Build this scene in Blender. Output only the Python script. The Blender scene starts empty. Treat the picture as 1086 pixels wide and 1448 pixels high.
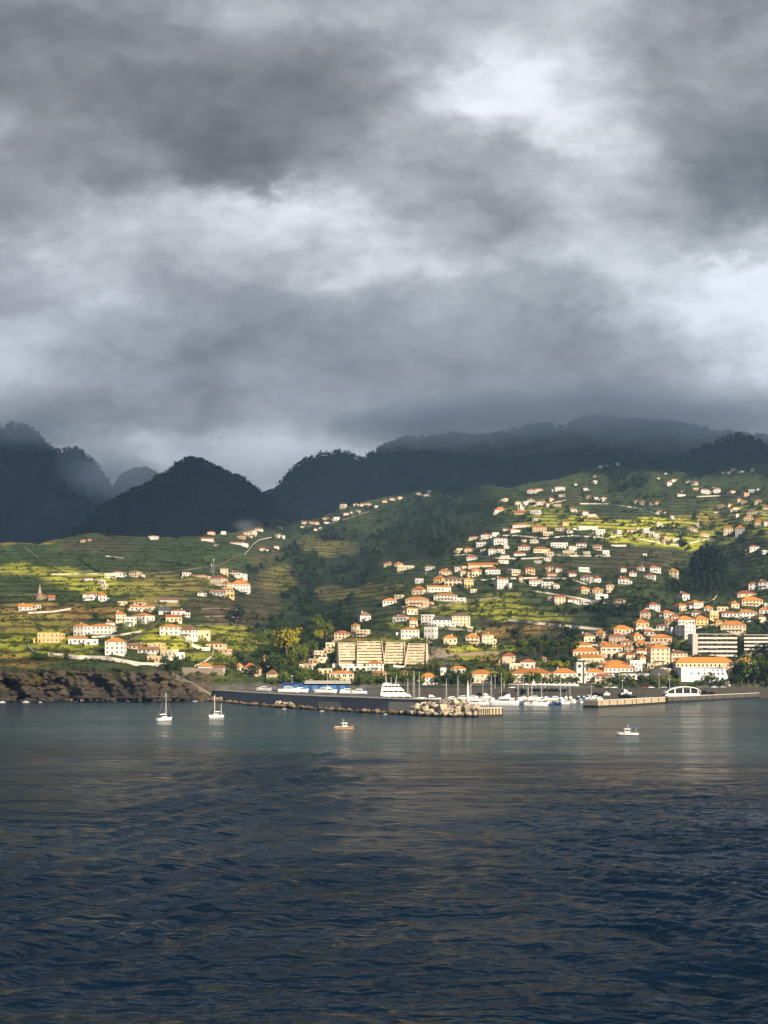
import bpy, bmesh, math, random
import numpy as np
from mathutils import Vector, Matrix
random.seed(7); rng = np.random.default_rng(11)
R = math.radians
sc = bpy.context.scene
COL = sc.collection
# ------------------------------------------------------------------ camera
F, CX, HY, EYE = 1400.0, 543.0, 945.0, 20.0      # focal length in photo pixels, centre column, horizon row, eye height (ship deck)
cam = bpy.data.cameras.new('camera'); cam_o = bpy.data.objects.new('camera', cam); COL.objects.link(cam_o)
cam_o.location = (0, 0, EYE); cam_o.rotation_euler = (R(90), 0, 0)
cam.sensor_fit = 'VERTICAL'; cam.sensor_height = 36.0; cam.lens = 36.0*F/1448.0
cam.shift_y = (HY-724.0)/1448.0
cam.clip_start = 0.5; cam.clip_end = 30000
sc.camera = cam_o
def at(px, py, d):
    return Vector(((px-CX)/F*d, d, EYE+(HY-py)/F*d))
# ------------------------------------------------------------------ sun
SUN_EL, SUN_AZ = R(27), R(38)          # azimuth measured from straight behind the camera towards the right
S = Vector((math.sin(SUN_AZ)*math.cos(SUN_EL), -math.cos(SUN_AZ)*math.cos(SUN_EL), math.sin(SUN_EL)))
sl = bpy.data.lights.new('sun', 'SUN'); sl.energy = 5.0; sl.angle = R(0.5); sl.color = (1.0, 0.84, 0.60)
so = bpy.data.objects.new('sun', sl); COL.objects.link(so)
so.rotation_euler = S.to_track_quat('Z', 'Y').to_euler(); so.location = S*3000
# ------------------------------------------------------------------ render settings
sc.view_settings.view_transform = 'Standard'; sc.view_settings.look = 'None'
sc.view_settings.exposure = 0.92; sc.view_settings.gamma = 1.0
sc.cycles.use_denoising = True
sc.cycles.max_bounces = 6; sc.cycles.diffuse_bounces = 2; sc.cycles.glossy_bounces = 2
sc.cycles.volume_bounces = 1; sc.cycles.transparent_max_bounces = 12
sc.cycles.volume_step_rate = 1.0; sc.cycles.volume_max_steps = 128
sc.cycles.caustics_reflective = False; sc.cycles.caustics_refractive = False
# ------------------------------------------------------------------ numpy noise
def _hash(ix, iy, seed):
    h = (ix.astype(np.int64)*374761393 + iy.astype(np.int64)*668265263 + seed*974634777) & 0x7fffffff
    h = ((h ^ (h >> 13))*1274126177) & 0x7fffffff
    return ((h ^ (h >> 16)) & 0xffff)/65535.0
def vnoise(x, y, seed=0):
    x = np.asarray(x, float); y = np.asarray(y, float)
    ix = np.floor(x); iy = np.floor(y); fx = x-ix; fy = y-iy
    fx = fx*fx*fx*(fx*(fx*6-15)+10); fy = fy*fy*fy*(fy*(fy*6-15)+10)
    a = _hash(ix, iy, seed); b = _hash(ix+1, iy, seed); c = _hash(ix, iy+1, seed); d = _hash(ix+1, iy+1, seed)
    return (a*(1-fx)+b*fx)*(1-fy)+(c*(1-fx)+d*fx)*fy
def fbm(x, y, seed=0, oct=5, gain=0.5):
    t = 0; a = 1; n = 0
    for k in range(oct):
        t = t+a*vnoise(np.asarray(x)*2**k, np.asarray(y)*2**k, seed+k*17); n += a; a *= gain
    return t/n*2-1
# ------------------------------------------------------------------ object helpers
def link(name, me, mat=None, parent=None):
    o = bpy.data.objects.new(name, me); COL.objects.link(o)
    if mat is not None and me is not None and len(me.materials) == 0: me.materials.append(mat)
    if parent is not None: o.parent = parent
    return o
def tag(o, label=None, cat=None, group=None, kind=None):
    if label: o['label'] = label
    if cat: o['category'] = cat
    if group: o['group'] = group
    if kind: o['kind'] = kind
    return o
def empty(name, loc, rz=0.0):
    o = bpy.data.objects.new(name, None); COL.objects.link(o); o.location = loc; o.rotation_euler = (0, 0, rz)
    o.empty_display_size = 1; return o
def mesh_np(name, v, f, smooth=True):
    me = bpy.data.meshes.new(name); v = np.asarray(v, float); f = np.asarray(f, int)
    me.vertices.add(len(v)); me.vertices.foreach_set('co', v.ravel())
    n = f.shape[1]
    me.loops.add(f.size); me.loops.foreach_set('vertex_index', f.ravel())
    me.polygons.add(len(f)); me.polygons.foreach_set('loop_start', np.arange(0, f.size, n)); me.polygons.foreach_set('loop_total', np.full(len(f), n))
    me.update(calc_edges=True); me.validate()
    if smooth: me.polygons.foreach_set('use_smooth', np.ones(len(me.polygons), bool))
    return me
def grid_faces(nr, nc):
    i = np.arange(nr*nc).reshape(nr, nc)
    return np.stack([i[:-1, :-1], i[:-1, 1:], i[1:, 1:], i[1:, :-1]], -1).reshape(-1, 4)
def col_attr(me, name, rgb):
    a = me.color_attributes.new(name, 'FLOAT_COLOR', 'POINT')
    a.data.foreach_set('color', np.concatenate([rgb, np.ones((len(rgb), 1))], 1).astype(np.float32).ravel())
class MB:
    """collects boxes, prisms and tubes that become ONE mesh"""
    def __init__(s): s.v = []; s.f = []
    def add(s, vs, fs):
        b = len(s.v); s.v += [tuple(v) for v in vs]; s.f += [tuple(i+b for i in f) for f in fs]; return s
    def box(s, x0, x1, y0, y1, z0, z1):
        return s.add([(x0,y0,z0),(x1,y0,z0),(x1,y1,z0),(x0,y1,z0),(x0,y0,z1),(x1,y0,z1),(x1,y1,z1),(x0,y1,z1)],
                     [(0,3,2,1),(4,5,6,7),(0,1,5,4),(1,2,6,5),(2,3,7,6),(3,0,4,7)])
    def hip(s, x0, x1, y0, y1, z0, z1, ridge=0.5, eave=0.18):
        w, l = x1-x0, y1-y0; ym = (y0+y1)/2
        if w >= l: a, b = (x0+l*ridge, ym, z1), (x1-l*ridge, ym, z1)
        else:
            xm = (x0+x1)/2; a, b = (xm, y0+w*ridge, z1), (xm, y1-w*ridge, z1)
        lo = [(x0,y0,z0),(x1,y0,z0),(x1,y1,z0),(x0,y1,z0)]; hi = [(x,y,z0+eave) for x,y,z in lo]
        v = lo+hi+[a,b]
        fs = [(0,3,2,1),(0,1,5,4),(1,2,6,5),(2,3,7,6),(3,0,4,7)]
        if w >= l: fs += [(4,5,9,8),(5,6,9),(6,7,8,9),(7,4,8)]
        else: fs += [(4,5,8),(5,6,9,8),(6,7,9),(7,4,8,9)]
        return s.add(v, fs)
    def gable(s, x0, x1, y0, y1, z0, z1, eave=0.18):
        ym = (y0+y1)/2
        v = [(x0,y0,z0),(x1,y0,z0),(x1,y1,z0),(x0,y1,z0),(x0,y0,z0+eave),(x1,y0,z0+eave),(x1,y1,z0+eave),(x0,y1,z0+eave),(x0,ym,z1),(x1,ym,z1)]
        return s.add(v, [(0,3,2,1),(0,1,5,4),(1,2,6,9,5),(2,3,7,6),(3,0,4,8,7),(4,5,9,8),(6,7,8,9)])
    def tube(s, p, q, r0, r1=None, n=6):
        r1 = r0 if r1 is None else r1; p = Vector(p); q = Vector(q); d = (q-p).normalized()
        a = d.orthogonal().normalized(); b = d.cross(a)
        vs = [p+(a*math.cos(t)+b*math.sin(t))*r0 for t in [2*math.pi*k/n for k in range(n)]]
        vs += [q+(a*math.cos(t)+b*math.sin(t))*r1 for t in [2*math.pi*k/n for k in range(n)]]
        return s.add(vs, [(k,(k+1)%n,n+(k+1)%n,n+k) for k in range(n)]+[tuple(range(n))[::-1], tuple(range(n,2*n))])
    def mesh(s, name):
        me = bpy.data.meshes.new(name); me.from_pydata(s.v, [], s.f); me.update(); return me
    def build(s, name, mat, parent=None): return link(name, s.mesh(name), mat, parent)
# ------------------------------------------------------------------ materials
def new_mat(name):
    m = bpy.data.materials.new(name); m.use_nodes = True; nt = m.node_tree; nt.nodes.clear()
    return m, nt
def nd(nt, typ, **kw):
    n = nt.nodes.new(typ)
    for k, v in kw.items():
        if k == 'inp':
            for a, b in v.items():
                if isinstance(b, bpy.types.NodeSocket): nt.links.new(b, n.inputs[a])
                else: n.inputs[a].default_value = b
        else: setattr(n, k, v)
    return n
def math_n(nt, op, a, b=None, c=None, clamp=False):
    n = nt.nodes.new('ShaderNodeMath'); n.operation = op; n.use_clamp = clamp
    for i, x in enumerate((a, b, c)):
        if x is None: continue
        if isinstance(x, bpy.types.NodeSocket): nt.links.new(x, n.inputs[i])
        else: n.inputs[i].default_value = x
    return n.outputs[0]
def mixc(nt, fac, a, b, blend='MIX'):
    n = nt.nodes.new('ShaderNodeMix'); n.data_type = 'RGBA'; n.blend_type = blend
    for i, x in ((0, fac), (6, a), (7, b)):
        if isinstance(x, bpy.types.NodeSocket): nt.links.new(x, n.inputs[i])
        else: n.inputs[i].default_value = (*x, 1) if isinstance(x, tuple) and len(x) == 3 else x
    return n.outputs[2]
def out(nt, surf): nt.links.new(surf, nd(nt, 'ShaderNodeOutputMaterial').inputs[0])
MATS = {}
def plain(name, rgb, rough=0.7, var=0.18, scale=0.7, metal=0.0, spec=0.3, bump=0.0):
    """a weathered paint / stone / cloth: two scales of noise move the value a little"""
    if name in MATS: return MATS[name]
    m, nt = new_mat(name)
    geo = nd(nt, 'ShaderNodeNewGeometry')
    n1 = nd(nt, 'ShaderNodeTexNoise', inp={'Vector': geo.outputs['Position'], 'Scale': scale, 'Detail': 5.0, 'Roughness': 0.65})
    oi = nd(nt, 'ShaderNodeObjectInfo')
    k = math_n(nt, 'MULTIPLY_ADD', n1.outputs['Fac'], 2*var, 1-var)
    k = math_n(nt, 'MULTIPLY', k, math_n(nt, 'MULTIPLY_ADD', oi.outputs['Random'], var, 1-var/2))
    c = mixc(nt, 1.0, rgb, k, 'MULTIPLY')
    p = nd(nt, 'ShaderNodeBsdfPrincipled', inp={'Base Color': c, 'Roughness': rough, 'Metallic': metal, 'Specular IOR Level': spec})
    if bump:
        b = nd(nt, 'ShaderNodeBump', inp={'Height': n1.outputs['Fac'], 'Distance': bump, 'Strength': 1.0}); nt.links.new(b.outputs[0], p.inputs['Normal'])
    out(nt, p.outputs[0]); MATS[name] = m; return m
# ------------------------------------------------------------------ sky: NISHITA behind a thick storm-cloud deck, as world directions
def lin(c):
    c = c/255.0
    return c/12.92 if c <= 0.04045 else ((c+0.055)/1.055)**2.4
SKY_X = [0, 60, 120, 180, 240, 300, 360, 420, 480, 540, 600, 660, 720, 780, 840, 900, 960, 1020, 1086]
SKY = {   # cloud brightness over the bay, by elevation band
 0:   [128,125,123,125,128,130,132,135,138,141,146,150,150,146,142,140,140,138,136],
 60:  [116,112,109,108,109,109,110,112,116,124,138,165,178,160,146,140,136,134,128],
 110: [116,110,105,101, 99, 98, 98,100,106,124,146,200,205,190,160,140,126,118,112],
 150: [120,114,109,104,100, 97, 96, 98,108,130,152,185,240,210,172,140,124,114,108],
 190: [124,118,113,109,103, 97, 95,102,124,146,148,160,190,220,176,142,122,110,104],
 240: [134,126,124,120,112,104,102,140,155,142,134,136,150,172,178,150,122,108,104],
 290: [128,134,150,176,172,168,205,204,186,170,132,122,124,140,180,150,122,114,118],
 330: [126,140,165,192,190,180,192,186,190,196,165,145,134,150,190,168,138,150,170],
 370: [132,150,164,176,182,176,170,165,166,168,166,166,168,182,186,184,196,222,226],
 420: [130,150,186,172,156,146,138,134,132,132,134,138,144,152,164,178,198,218,222],
 480: [166,170,164,146,134,128,126,122,120,119,119,120,121,124,130,142,156,186,212],
 530: [162,156,146,136,130,127,126,124,122,121,120,119,119,119,121,125,132,156,196],
 580: [136,130,124,122,126,132,136,134,130,125,119,115,112,110,111,114,122,132,148],
 620: [128,126,136,150,158,160,160,156,150,140,128,118,112,110,112,116,124,130,138],
 670: [134,140,148,154,158,160,160,158,154,148,140,130,124,122,124,128,132,134,138],
 760: [130,134,140,144,146,148,148,146,142,138,134,130,126,124,126,128,132,134,136]}
w = bpy.data.worlds.new('World'); sc.world = w; w.use_nodes = True
nt = w.node_tree; nt.nodes.clear()
tc = nd(nt, 'ShaderNodeTexCoord'); sep = nd(nt, 'ShaderNodeSeparateXYZ', inp={0: tc.outputs['Generated']})
ady = math_n(nt, 'MAXIMUM', math_n(nt, 'ABSOLUTE', sep.outputs[1]), 0.05)
u = math_n(nt, 'DIVIDE', sep.outputs[0], ady); v = math_n(nt, 'MAXIMUM', math_n(nt, 'DIVIDE', sep.outputs[2], ady), 0.0)
uv = nd(nt, 'ShaderNodeCombineXYZ', inp={0: u, 1: math_n(nt, 'MULTIPLY', v, 1.5), 2: 0.0}).outputs[0]
def cloud_noise(scale, detail, rough=0.55, seed=0.0, dist=0.0):
    vv = nd(nt, 'ShaderNodeVectorMath', operation='ADD', inp={0: uv, 1: (seed, seed*1.7, seed*0.3)}).outputs[0]
    return nd(nt, 'ShaderNodeTexNoise', inp={'Vector': vv, 'Scale': scale, 'Detail': detail, 'Roughness': rough, 'Distortion': dist})
nA = cloud_noise(4.0, 5.0, 0.6, 3.1); nB = cloud_noise(4.0, 5.0, 0.6, 9.7)
n2A = cloud_noise(12.0, 7.0, 0.62, 5.3); n2B = cloud_noise(12.0, 7.0, 0.62, 1.9)
def warp(base, a, ka, b, kb):
    x = math_n(nt, 'MULTIPLY_ADD', math_n(nt, 'SUBTRACT', a, 0.5), ka, base)
    return math_n(nt, 'MULTIPLY_ADD', math_n(nt, 'SUBTRACT', b, 0.5), kb, x)
uw = warp(u, nA.outputs['Fac'], 0.14, n2A.outputs['Fac'], 0.13)
vw = warp(v, nB.outputs['Fac'], 0.10, n2B.outputs['Fac'], 0.085)
X = math_n(nt, 'MULTIPLY_ADD', uw, F/1086.0, 0.5)
PY = math_n(nt, 'MULTIPLY_ADD', vw, -F, HY)
rows = sorted(SKY); acc = None
for i, r in enumerate(rows):
    ramp = nd(nt, 'ShaderNodeValToRGB', inp={0: X}); cr = ramp.color_ramp; cr.interpolation = 'B_SPLINE'
    vals = SKY[r]
    while len(cr.elements) < len(vals): cr.elements.new(0.5)
    for e, (xx, g) in enumerate(zip(SKY_X, vals)):
        cr.elements[e].position = xx/1086.0; l = (g*0.98+24)/255.0; cr.elements[e].color = (l, l, l, 1)
    lo = rows[i-1] if i else None; hi = rows[i+1] if i < len(rows)-1 else None
    # weight: rises from the band above, falls to the band below
    wgt = None
    if lo is not None:
        wgt = nd(nt, 'ShaderNodeMapRange', interpolation_type='SMOOTHSTEP', inp={0: PY, 1: float(lo), 2: float(r), 3: 0.0, 4: 1.0}).outputs[0]
    if hi is not None:
        w2 = nd(nt, 'ShaderNodeMapRange', interpolation_type='SMOOTHSTEP', inp={0: PY, 1: float(r), 2: float(hi), 3: 1.0, 4: 0.0}).outputs[0]
        wgt = w2 if wgt is None else math_n(nt, 'MULTIPLY', wgt, w2)
    g = nd(nt, 'ShaderNodeRGBToBW', inp={0: ramp.outputs[0]}).outputs[0]
    acc = math_n(nt, 'MULTIPLY', g, wgt) if acc is None else math_n(nt, 'MULTIPLY_ADD', g, wgt, acc)
# billows: more contrast where the cloud is bright and torn, little in the flat dark bellies
n3 = cloud_noise(7.0, 10.0, 0.60, 2.2, 0.12); n4 = cloud_noise(2.6, 3.0, 0.5, 7.7)
bright = nd(nt, 'ShaderNodeMapRange', inp={0: acc, 1: 0.40, 2: 0.85, 3: 0.24, 4: 0.66}).outputs[0]
acc = math_n(nt, 'ADD', acc, math_n(nt, 'MULTIPLY', math_n(nt, 'SUBTRACT', n3.outputs['Fac'], 0.5), bright))
acc = math_n(nt, 'MULTIPLY_ADD', math_n(nt, 'SUBTRACT', n4.outputs['Fac'], 0.5), 0.06, acc)
n5 = cloud_noise(17.0, 8.0, 0.6, 4.4, 0.1)
uvw = nd(nt, 'ShaderNodeCombineXYZ', inp={0: uw, 1: math_n(nt, 'MULTIPLY', vw, 1.6), 2: 0.0}).outputs[0]
vo = nd(nt, 'ShaderNodeTexVoronoi', feature='SMOOTH_F1', inp={'Vector': uvw, 'Scale': 8.5, 'Smoothness': 0.6, 'Detail': 3.0, 'Roughness': 0.55})
acc = math_n(nt, 'MULTIPLY_ADD', math_n(nt, 'SUBTRACT', n5.outputs['Fac'], 0.5), 0.085, acc)
acc = math_n(nt, 'MULTIPLY_ADD', math_n(nt, 'SUBTRACT', 0.62, vo.outputs['Distance']), 0.09, acc)
sm = nd(nt, 'ShaderNodeMath', operation='SMOOTH_MIN', inp={0: math_n(nt, 'MAXIMUM', acc, 0.05), 1: 0.90, 2: 0.16}).outputs[0]
gray = math_n(nt, 'POWER', sm, 2.25)
tint = mixc(nt, nd(nt, 'ShaderNodeMapRange', inp={0: v, 1: 0.25, 2: 0.65, 3: 0.0, 4: 1.0}).outputs[0], (0.945, 1.0, 1.095), (0.98, 0.998, 1.05))
cloud = mixc(nt, 1.0, tint, gray, 'MULTIPLY')
sky = nd(nt, 'ShaderNodeTexSky', sky_type='NISHITA'); sky.sun_disc = False; sky.sun_elevation = SUN_EL; sky.sun_rotation = R(180)-SUN_AZ
skc = mixc(nt, 1.0, sky.outputs[0], (0.08, 0.08, 0.08), 'MULTIPLY')
fin = mixc(nt, 0.96, skc, cloud)
bg = nd(nt, 'ShaderNodeBackground', inp={0: fin, 1: 0.675})
wo = nd(nt, 'ShaderNodeOutputWorld'); nt.links.new(bg.outputs[0], wo.inputs[0])
w.cycles.sampling_method = 'MANUAL'; w.cycles.sample_map_resolution = 256
# ------------------------------------------------------------------ the near land: distance of the slope along each sight line, from surveyed profiles
PROF = {
-260: {992:596,945:612,920:650,900:690,880:740,860:790,840:850,820:920,800:1000,780:1090,765:1180,740:1300,650:1700},
 0:   {992:596,945:612,920:650,900:690,880:740,860:790,840:850,820:920,800:1000,780:1090,765:1180,740:1300,650:1700},
 150: {992:590,945:603,920:636,900:676,880:725,860:780,840:845,820:915,800:1000,780:1090,760:1190,740:1300,650:1700},
 230: {992:596,948:612,930:632,900:680,880:725,860:785,840:850,820:920,800:1000,780:1090,760:1190,740:1300,650:1700},
 290: {985:600,960:612,940:640,920:668,900:706,860:790,830:870,800:970,780:1060,760:1180,740:1290,650:1700},
 380: {975:635,960:650,940:680,920:740,900:820,860:930,820:1060,780:1200,750:1330,700:1600,650:1800},
 440: {975:640,960:655,940:682,900:800,860:980,820:1150,780:1330,740:1500,700:1680,650:1850},
 500: {975:645,960:655,940:672,920:695,900:730,870:830,840:1000,800:1200,760:1380,720:1530,690:1650,650:1800},
 560: {975:650,940:672,900:735,870:790,840:870,810:980,795:1060,770:1250,740:1450,700:1620,650:1800},
 650: {975:650,940:675,900:745,870:800,840:860,810:940,780:1030,765:1100,740:1350,700:1600,650:1800},
 720: {975:650,940:680,900:750,870:800,840:860,800:960,760:1080,730:1180,710:1270,690:1400,650:1700},
 800: {975:650,940:685,900:755,870:810,840:865,800:960,760:1070,730:1170,700:1290,670:1430,640:1650},
 900: {975:655,940:690,900:752,870:803,840:868,800:975,760:1095,730:1190,700:1310,670:1430,640:1600},
 1000:{975:660,940:690,900:750,870:800,850:865,830:965,790:1130,770:1180,740:1230,700:1340,660:1480,630:1700},
 1086:{975:670,940:695,900:760,870:810,840:870,800:960,760:1060,720:1180,690:1300,660:1440,630:1650},
 1350:{975:670,940:695,900:760,870:810,840:870,800:960,760:1060,720:1180,690:1300,660:1440,630:1650}}
_PK = sorted(PROF); _YS = np.arange(600, 1000, 2.0)
_TAB = np.array([np.interp(_YS, sorted(PROF[k]), [PROF[k][q] for q in sorted(PROF[k])]) for k in _PK])
def _smooth(a, n):
    k = np.ones(n)/n; p = n//2
    return np.apply_along_axis(lambda r: np.convolve(np.pad(r, p, mode='edge'), k, mode='valid'), 1, a)
_TAB = _smooth(_TAB, 9)
_XS = np.arange(-260, 1351, 6.0)
_T2 = np.array([np.interp(_XS, _PK, _TAB[:, j]) for j in range(len(_YS))])       # rows: py, cols: px
_T2 = _smooth(_T2, 9)
_fx, _fy = np.meshgrid(_XS, _YS)
_rel = np.clip((960-_fy)/60, 0, 1)
_T2 = _T2*(1+_rel*(0.020*fbm(_fx/70, _fy/90+3, 5, 4)+0.010*fbm(_fx/26, _fy/40, 9, 3)))
_T2 = np.minimum.accumulate(_T2[::1], axis=0)          # farther up the picture is never nearer
def depth(px, py):
    px = np.clip(np.asarray(px, float), -259, 1344); py = np.clip(np.asarray(py, float), 601, 997)
    a = (px+260)/6.0; b = (py-600)/2.0
    i = np.floor(a).astype(int); j = np.floor(b).astype(int); fa = a-i; fb = b-j
    i1 = np.minimum(i+1, len(_XS)-1); j1 = np.minimum(j+1, len(_YS)-1)
    return (_T2[j, i]*(1-fa)+_T2[j, i1]*fa)*(1-fb)+(_T2[j1, i]*(1-fa)+_T2[j1, i1]*fa)*fb
def ground(px, py):
    return at(px, py, float(depth(px, py)))
def ip(px, pts): return np.interp(px, [p[0] for p in pts], [p[1] for p in pts])
TOP = [(-260,768),(0,768),(30,767),(50,770),(85,762),(110,757),(135,754),(150,757),(200,758),(250,760),(290,757),(330,752),(360,745),(390,735),(430,738),(460,728),(480,720),(510,711),(545,703),(580,695),(605,688),(640,682),(680,684),(720,690),(750,683),(790,677),(830,664),(860,656),(885,655),(910,664),(950,664),(990,676),(1020,664),(1060,656),(1120,656),(1350,660)]
BOT = [(-260,992),(230,992),(262,990),(290,985),(330,979),(380,975),(1000,975),(1086,974),(1350,974)]
pxs = np.arange(-230, 1330, 2.5); NR = 200
top = ip(pxs, TOP)+1.6*fbm(pxs/14, pxs*0, 3, 4); bot = ip(pxs, BOT)
tt = np.linspace(0, 1, NR)[:, None]
PYG = top[None]+(bot-top)[None]*tt; PXG = np.repeat(pxs[None], NR, 0)
DG = depth(PXG, PYG)
# cliff relief on the left shore
cl = np.clip((PYG-938)/14, 0, 1)*np.clip((300-PXG)/40, 0, 1)
shore = np.clip((992-PYG)/5, 0.25, 1)
DG = DG-cl*shore*(16*fbm(PXG/16, PYG/18, 21, 5)+9*np.abs(fbm(PXG/9, PYG/7, 23, 4))+3)
# terrace steps: the slope climbs in flights of narrow fields
def unproj(px, py, d): return np.stack([(px-CX)/F*d, d, EYE+(HY-py)/F*d], -1)
P = unproj(PXG, PYG, DG)
# rows behind the crest, and a foot below the water / quay
back1 = P[0].copy(); back1[:, 1] += 60; back1[:, 2] -= 14
back2 = P[0].copy(); back2[:, 1] += 260; back2[:, 2] -= 110
foot = P[-1].copy(); foot[:, 2] = -4
V = np.concatenate([back2[None], back1[None], P, foot[None]], 0)
nr, nc = V.shape[:2]
# land cover ------------------------------------------------------------
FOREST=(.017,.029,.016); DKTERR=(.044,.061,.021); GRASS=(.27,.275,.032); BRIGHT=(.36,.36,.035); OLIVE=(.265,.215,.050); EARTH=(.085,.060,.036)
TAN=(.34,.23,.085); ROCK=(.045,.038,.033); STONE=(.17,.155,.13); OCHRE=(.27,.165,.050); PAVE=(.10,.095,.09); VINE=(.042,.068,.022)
COVER = [ # px, py, rx, ry, colour, strength : fields and woods of the hillside
 (100,790,260,22,VINE,.9),(40,766,50,6,OLIVE,.8),(150,772,60,12,EARTH,.6),(230,772,60,10,DKTERR,.9),(280,785,80,16,VINE,.9),(200,790,60,14,DKTERR,.8),
 (60,812,70,8,OLIVE,.7),(40,806,60,8,GRASS,.8),(115,823,55,14,BRIGHT,.9),(30,830,60,14,VINE,.9),(85,846,70,9,DKTERR,.8),(190,832,60,10,GRASS,.7),(235,832,60,10,OLIVE,.7),
 (110,865,90,11,OCHRE,.85),(40,880,70,14,OLIVE,.85),(20,860,50,9,TAN,.6),(60,900,60,10,GRASS,.8),(20,915,60,14,GRASS,.8),(110,917,50,8,GRASS,.9),(30,934,60,8,OCHRE,.7),
 (225,850,50,8,OLIVE,.8),(255,820,60,8,OLIVE,.5),(290,870,60,20,DKTERR,.8),(315,862,50,20,EARTH,.75),(345,880,35,30,EARTH,.7),(240,905,48,18,BRIGHT,1),(310,893,50,10,GRASS,.8),(330,915,40,14,BRIGHT,.6),(290,930,40,10,GRASS,.6),
 (215,886,40,6,GRASS,.7),
 (360,800,40,40,DKTERR,.9),(380,790,26,30,EARTH,.5),(365,830,60,30,FOREST,.35),(400,850,60,60,FOREST,.6),(430,900,60,35,FOREST,.95),(460,800,70,70,FOREST,.95),(400,930,90,25,FOREST,.6),(440,945,60,14,GRASS,.3),
 (480,860,50,40,FOREST,.9),(520,800,60,40,FOREST,.8),(560,760,110,50,FOREST,.98),(640,730,70,35,FOREST,.98),(620,700,60,18,FOREST,.9),(500,745,60,16,DKTERR,.6),(480,775,30,12,OLIVE,.35),(520,770,30,10,DKTERR,.6),(530,725,40,10,DKTERR,.5),
 (430,752,60,14,FOREST,.8),(390,760,40,12,DKTERR,.6),(540,850,40,10,DKTERR,.6),(545,828,30,8,OLIVE,.4),(610,800,50,12,DKTERR,.7),(560,818,30,10,DKTERR,.8),(600,880,60,10,GRASS,.5),(570,905,40,10,GRASS,.5),
 (510,905,50,10,OLIVE,.6),(470,930,50,16,DKTERR,.5),(650,900,50,8,DKTERR,.7),
 (690,860,80,16,GRASS,.75),(760,866,60,14,GRASS,.65),(700,885,60,8,DKTERR,.7),(650,925,50,10,GRASS,.7),(690,918,60,8,BRIGHT,.6),(740,880,70,6,EARTH,.7),(740,895,60,12,OCHRE,.8),(700,935,40,6,OCHRE,.8),(790,910,60,24,FOREST,.85),(850,905,30,24,FOREST,.8),
 (600,925,22,22,STONE,.8),(625,935,18,14,STONE,.7),(630,920,14,10,TAN,.5),
 (830,850,90,22,DKTERR,.85),(860,870,60,12,FOREST,.6),(780,845,60,12,DKTERR,.9),(720,845,30,8,GRASS,.5),(900,860,60,14,FOREST,.6),
 (840,800,100,12,EARTH,.5),(850,793,60,8,DKTERR,.7),(910,790,50,16,EARTH,.45),(750,790,60,12,DKTERR,.8),(700,775,60,12,DKTERR,.6),(840,765,80,8,FOREST,.5),(760,762,50,5,FOREST,.6),
 (930,835,50,14,DKTERR,.9),(960,820,40,14,DKTERR,.8),
 (790,738,60,9,BRIGHT,.7),(850,740,60,9,BRIGHT,1),(920,740,70,9,BRIGHT,1),(900,760,60,9,BRIGHT,1),(960,768,60,9,BRIGHT,1),(1000,765,40,14,GRASS,.8),(925,755,14,8,EARTH,.6),(850,735,30,5,OCHRE,.5),(1050,735,60,30,GRASS,.6),(1000,735,40,8,OCHRE,.5),
 (760,722,60,12,GRASS,.6),(700,735,50,14,DKTERR,.7),(880,710,70,16,DKTERR,.7),(840,680,50,16,DKTERR,.7),(960,700,70,20,DKTERR,.75),(890,675,34,24,FOREST,.9),(820,705,50,8,EARTH,.4),(1050,680,60,14,DKTERR,.6),(1000,668,60,10,FOREST,.6),(960,655,60,10,FOREST,.8),
 (1005,800,30,36,FOREST,1),(985,830,50,16,FOREST,.9),(1060,800,40,30,DKTERR,.8),(1040,830,40,14,FOREST,.7),(1070,770,30,10,EARTH,.4),
 (960,880,80,20,DKTERR,.6),(870,920,60,30,STONE,.5),(920,940,60,20,STONE,.4),(1050,885,50,12,FOREST,.7),(1060,945,40,22,FOREST,.8),(940,925,24,8,GRASS,.6),(975,915,14,10,GRASS,.7),(930,950,40,8,OLIVE,.7),
 (372,845,24,30,EARTH,.5),(395,820,26,20,OLIVE,.35),(350,910,30,12,GRASS,.6),(320,950,40,8,GRASS,.4),(470,840,26,12,OLIVE,.35),(505,860,30,10,DKTERR,.7),(520,840,30,8,OLIVE,.4),(560,800,30,8,DKTERR,.7),(440,770,20,10,OLIVE,.3),
 (600,958,120,10,DKTERR,.6),(700,955,50,8,GRASS,.5),(560,940,60,6,STONE,.3),(700,972,420,6,PAVE,.9),(350,975,60,8,PAVE,.6),(330,955,40,12,DKTERR,.6),
]
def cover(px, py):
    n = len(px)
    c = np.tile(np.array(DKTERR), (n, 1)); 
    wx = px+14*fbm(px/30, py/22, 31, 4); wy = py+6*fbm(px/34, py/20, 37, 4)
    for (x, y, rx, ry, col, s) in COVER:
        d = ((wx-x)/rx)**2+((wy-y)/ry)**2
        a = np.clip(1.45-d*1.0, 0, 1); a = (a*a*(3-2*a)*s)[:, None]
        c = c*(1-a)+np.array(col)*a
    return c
pg = np.concatenate([PYG[:1], PYG[:1], PYG, PYG[-1:]], 0).ravel(); xg = np.concatenate([PXG[:1], PXG[:1], PXG, PXG[-1:]], 0).ravel()
Vf = V.reshape(-1, 3)
C = cover(xg, pg)
# patchwork: single plots and terraces differ
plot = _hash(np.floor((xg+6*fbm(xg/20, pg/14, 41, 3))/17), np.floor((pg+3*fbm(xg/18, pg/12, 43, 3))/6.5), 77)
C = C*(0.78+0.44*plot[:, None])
C = C*(1+0.30*fbm(xg/9, pg/4, 51, 4)[:, None])
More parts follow.
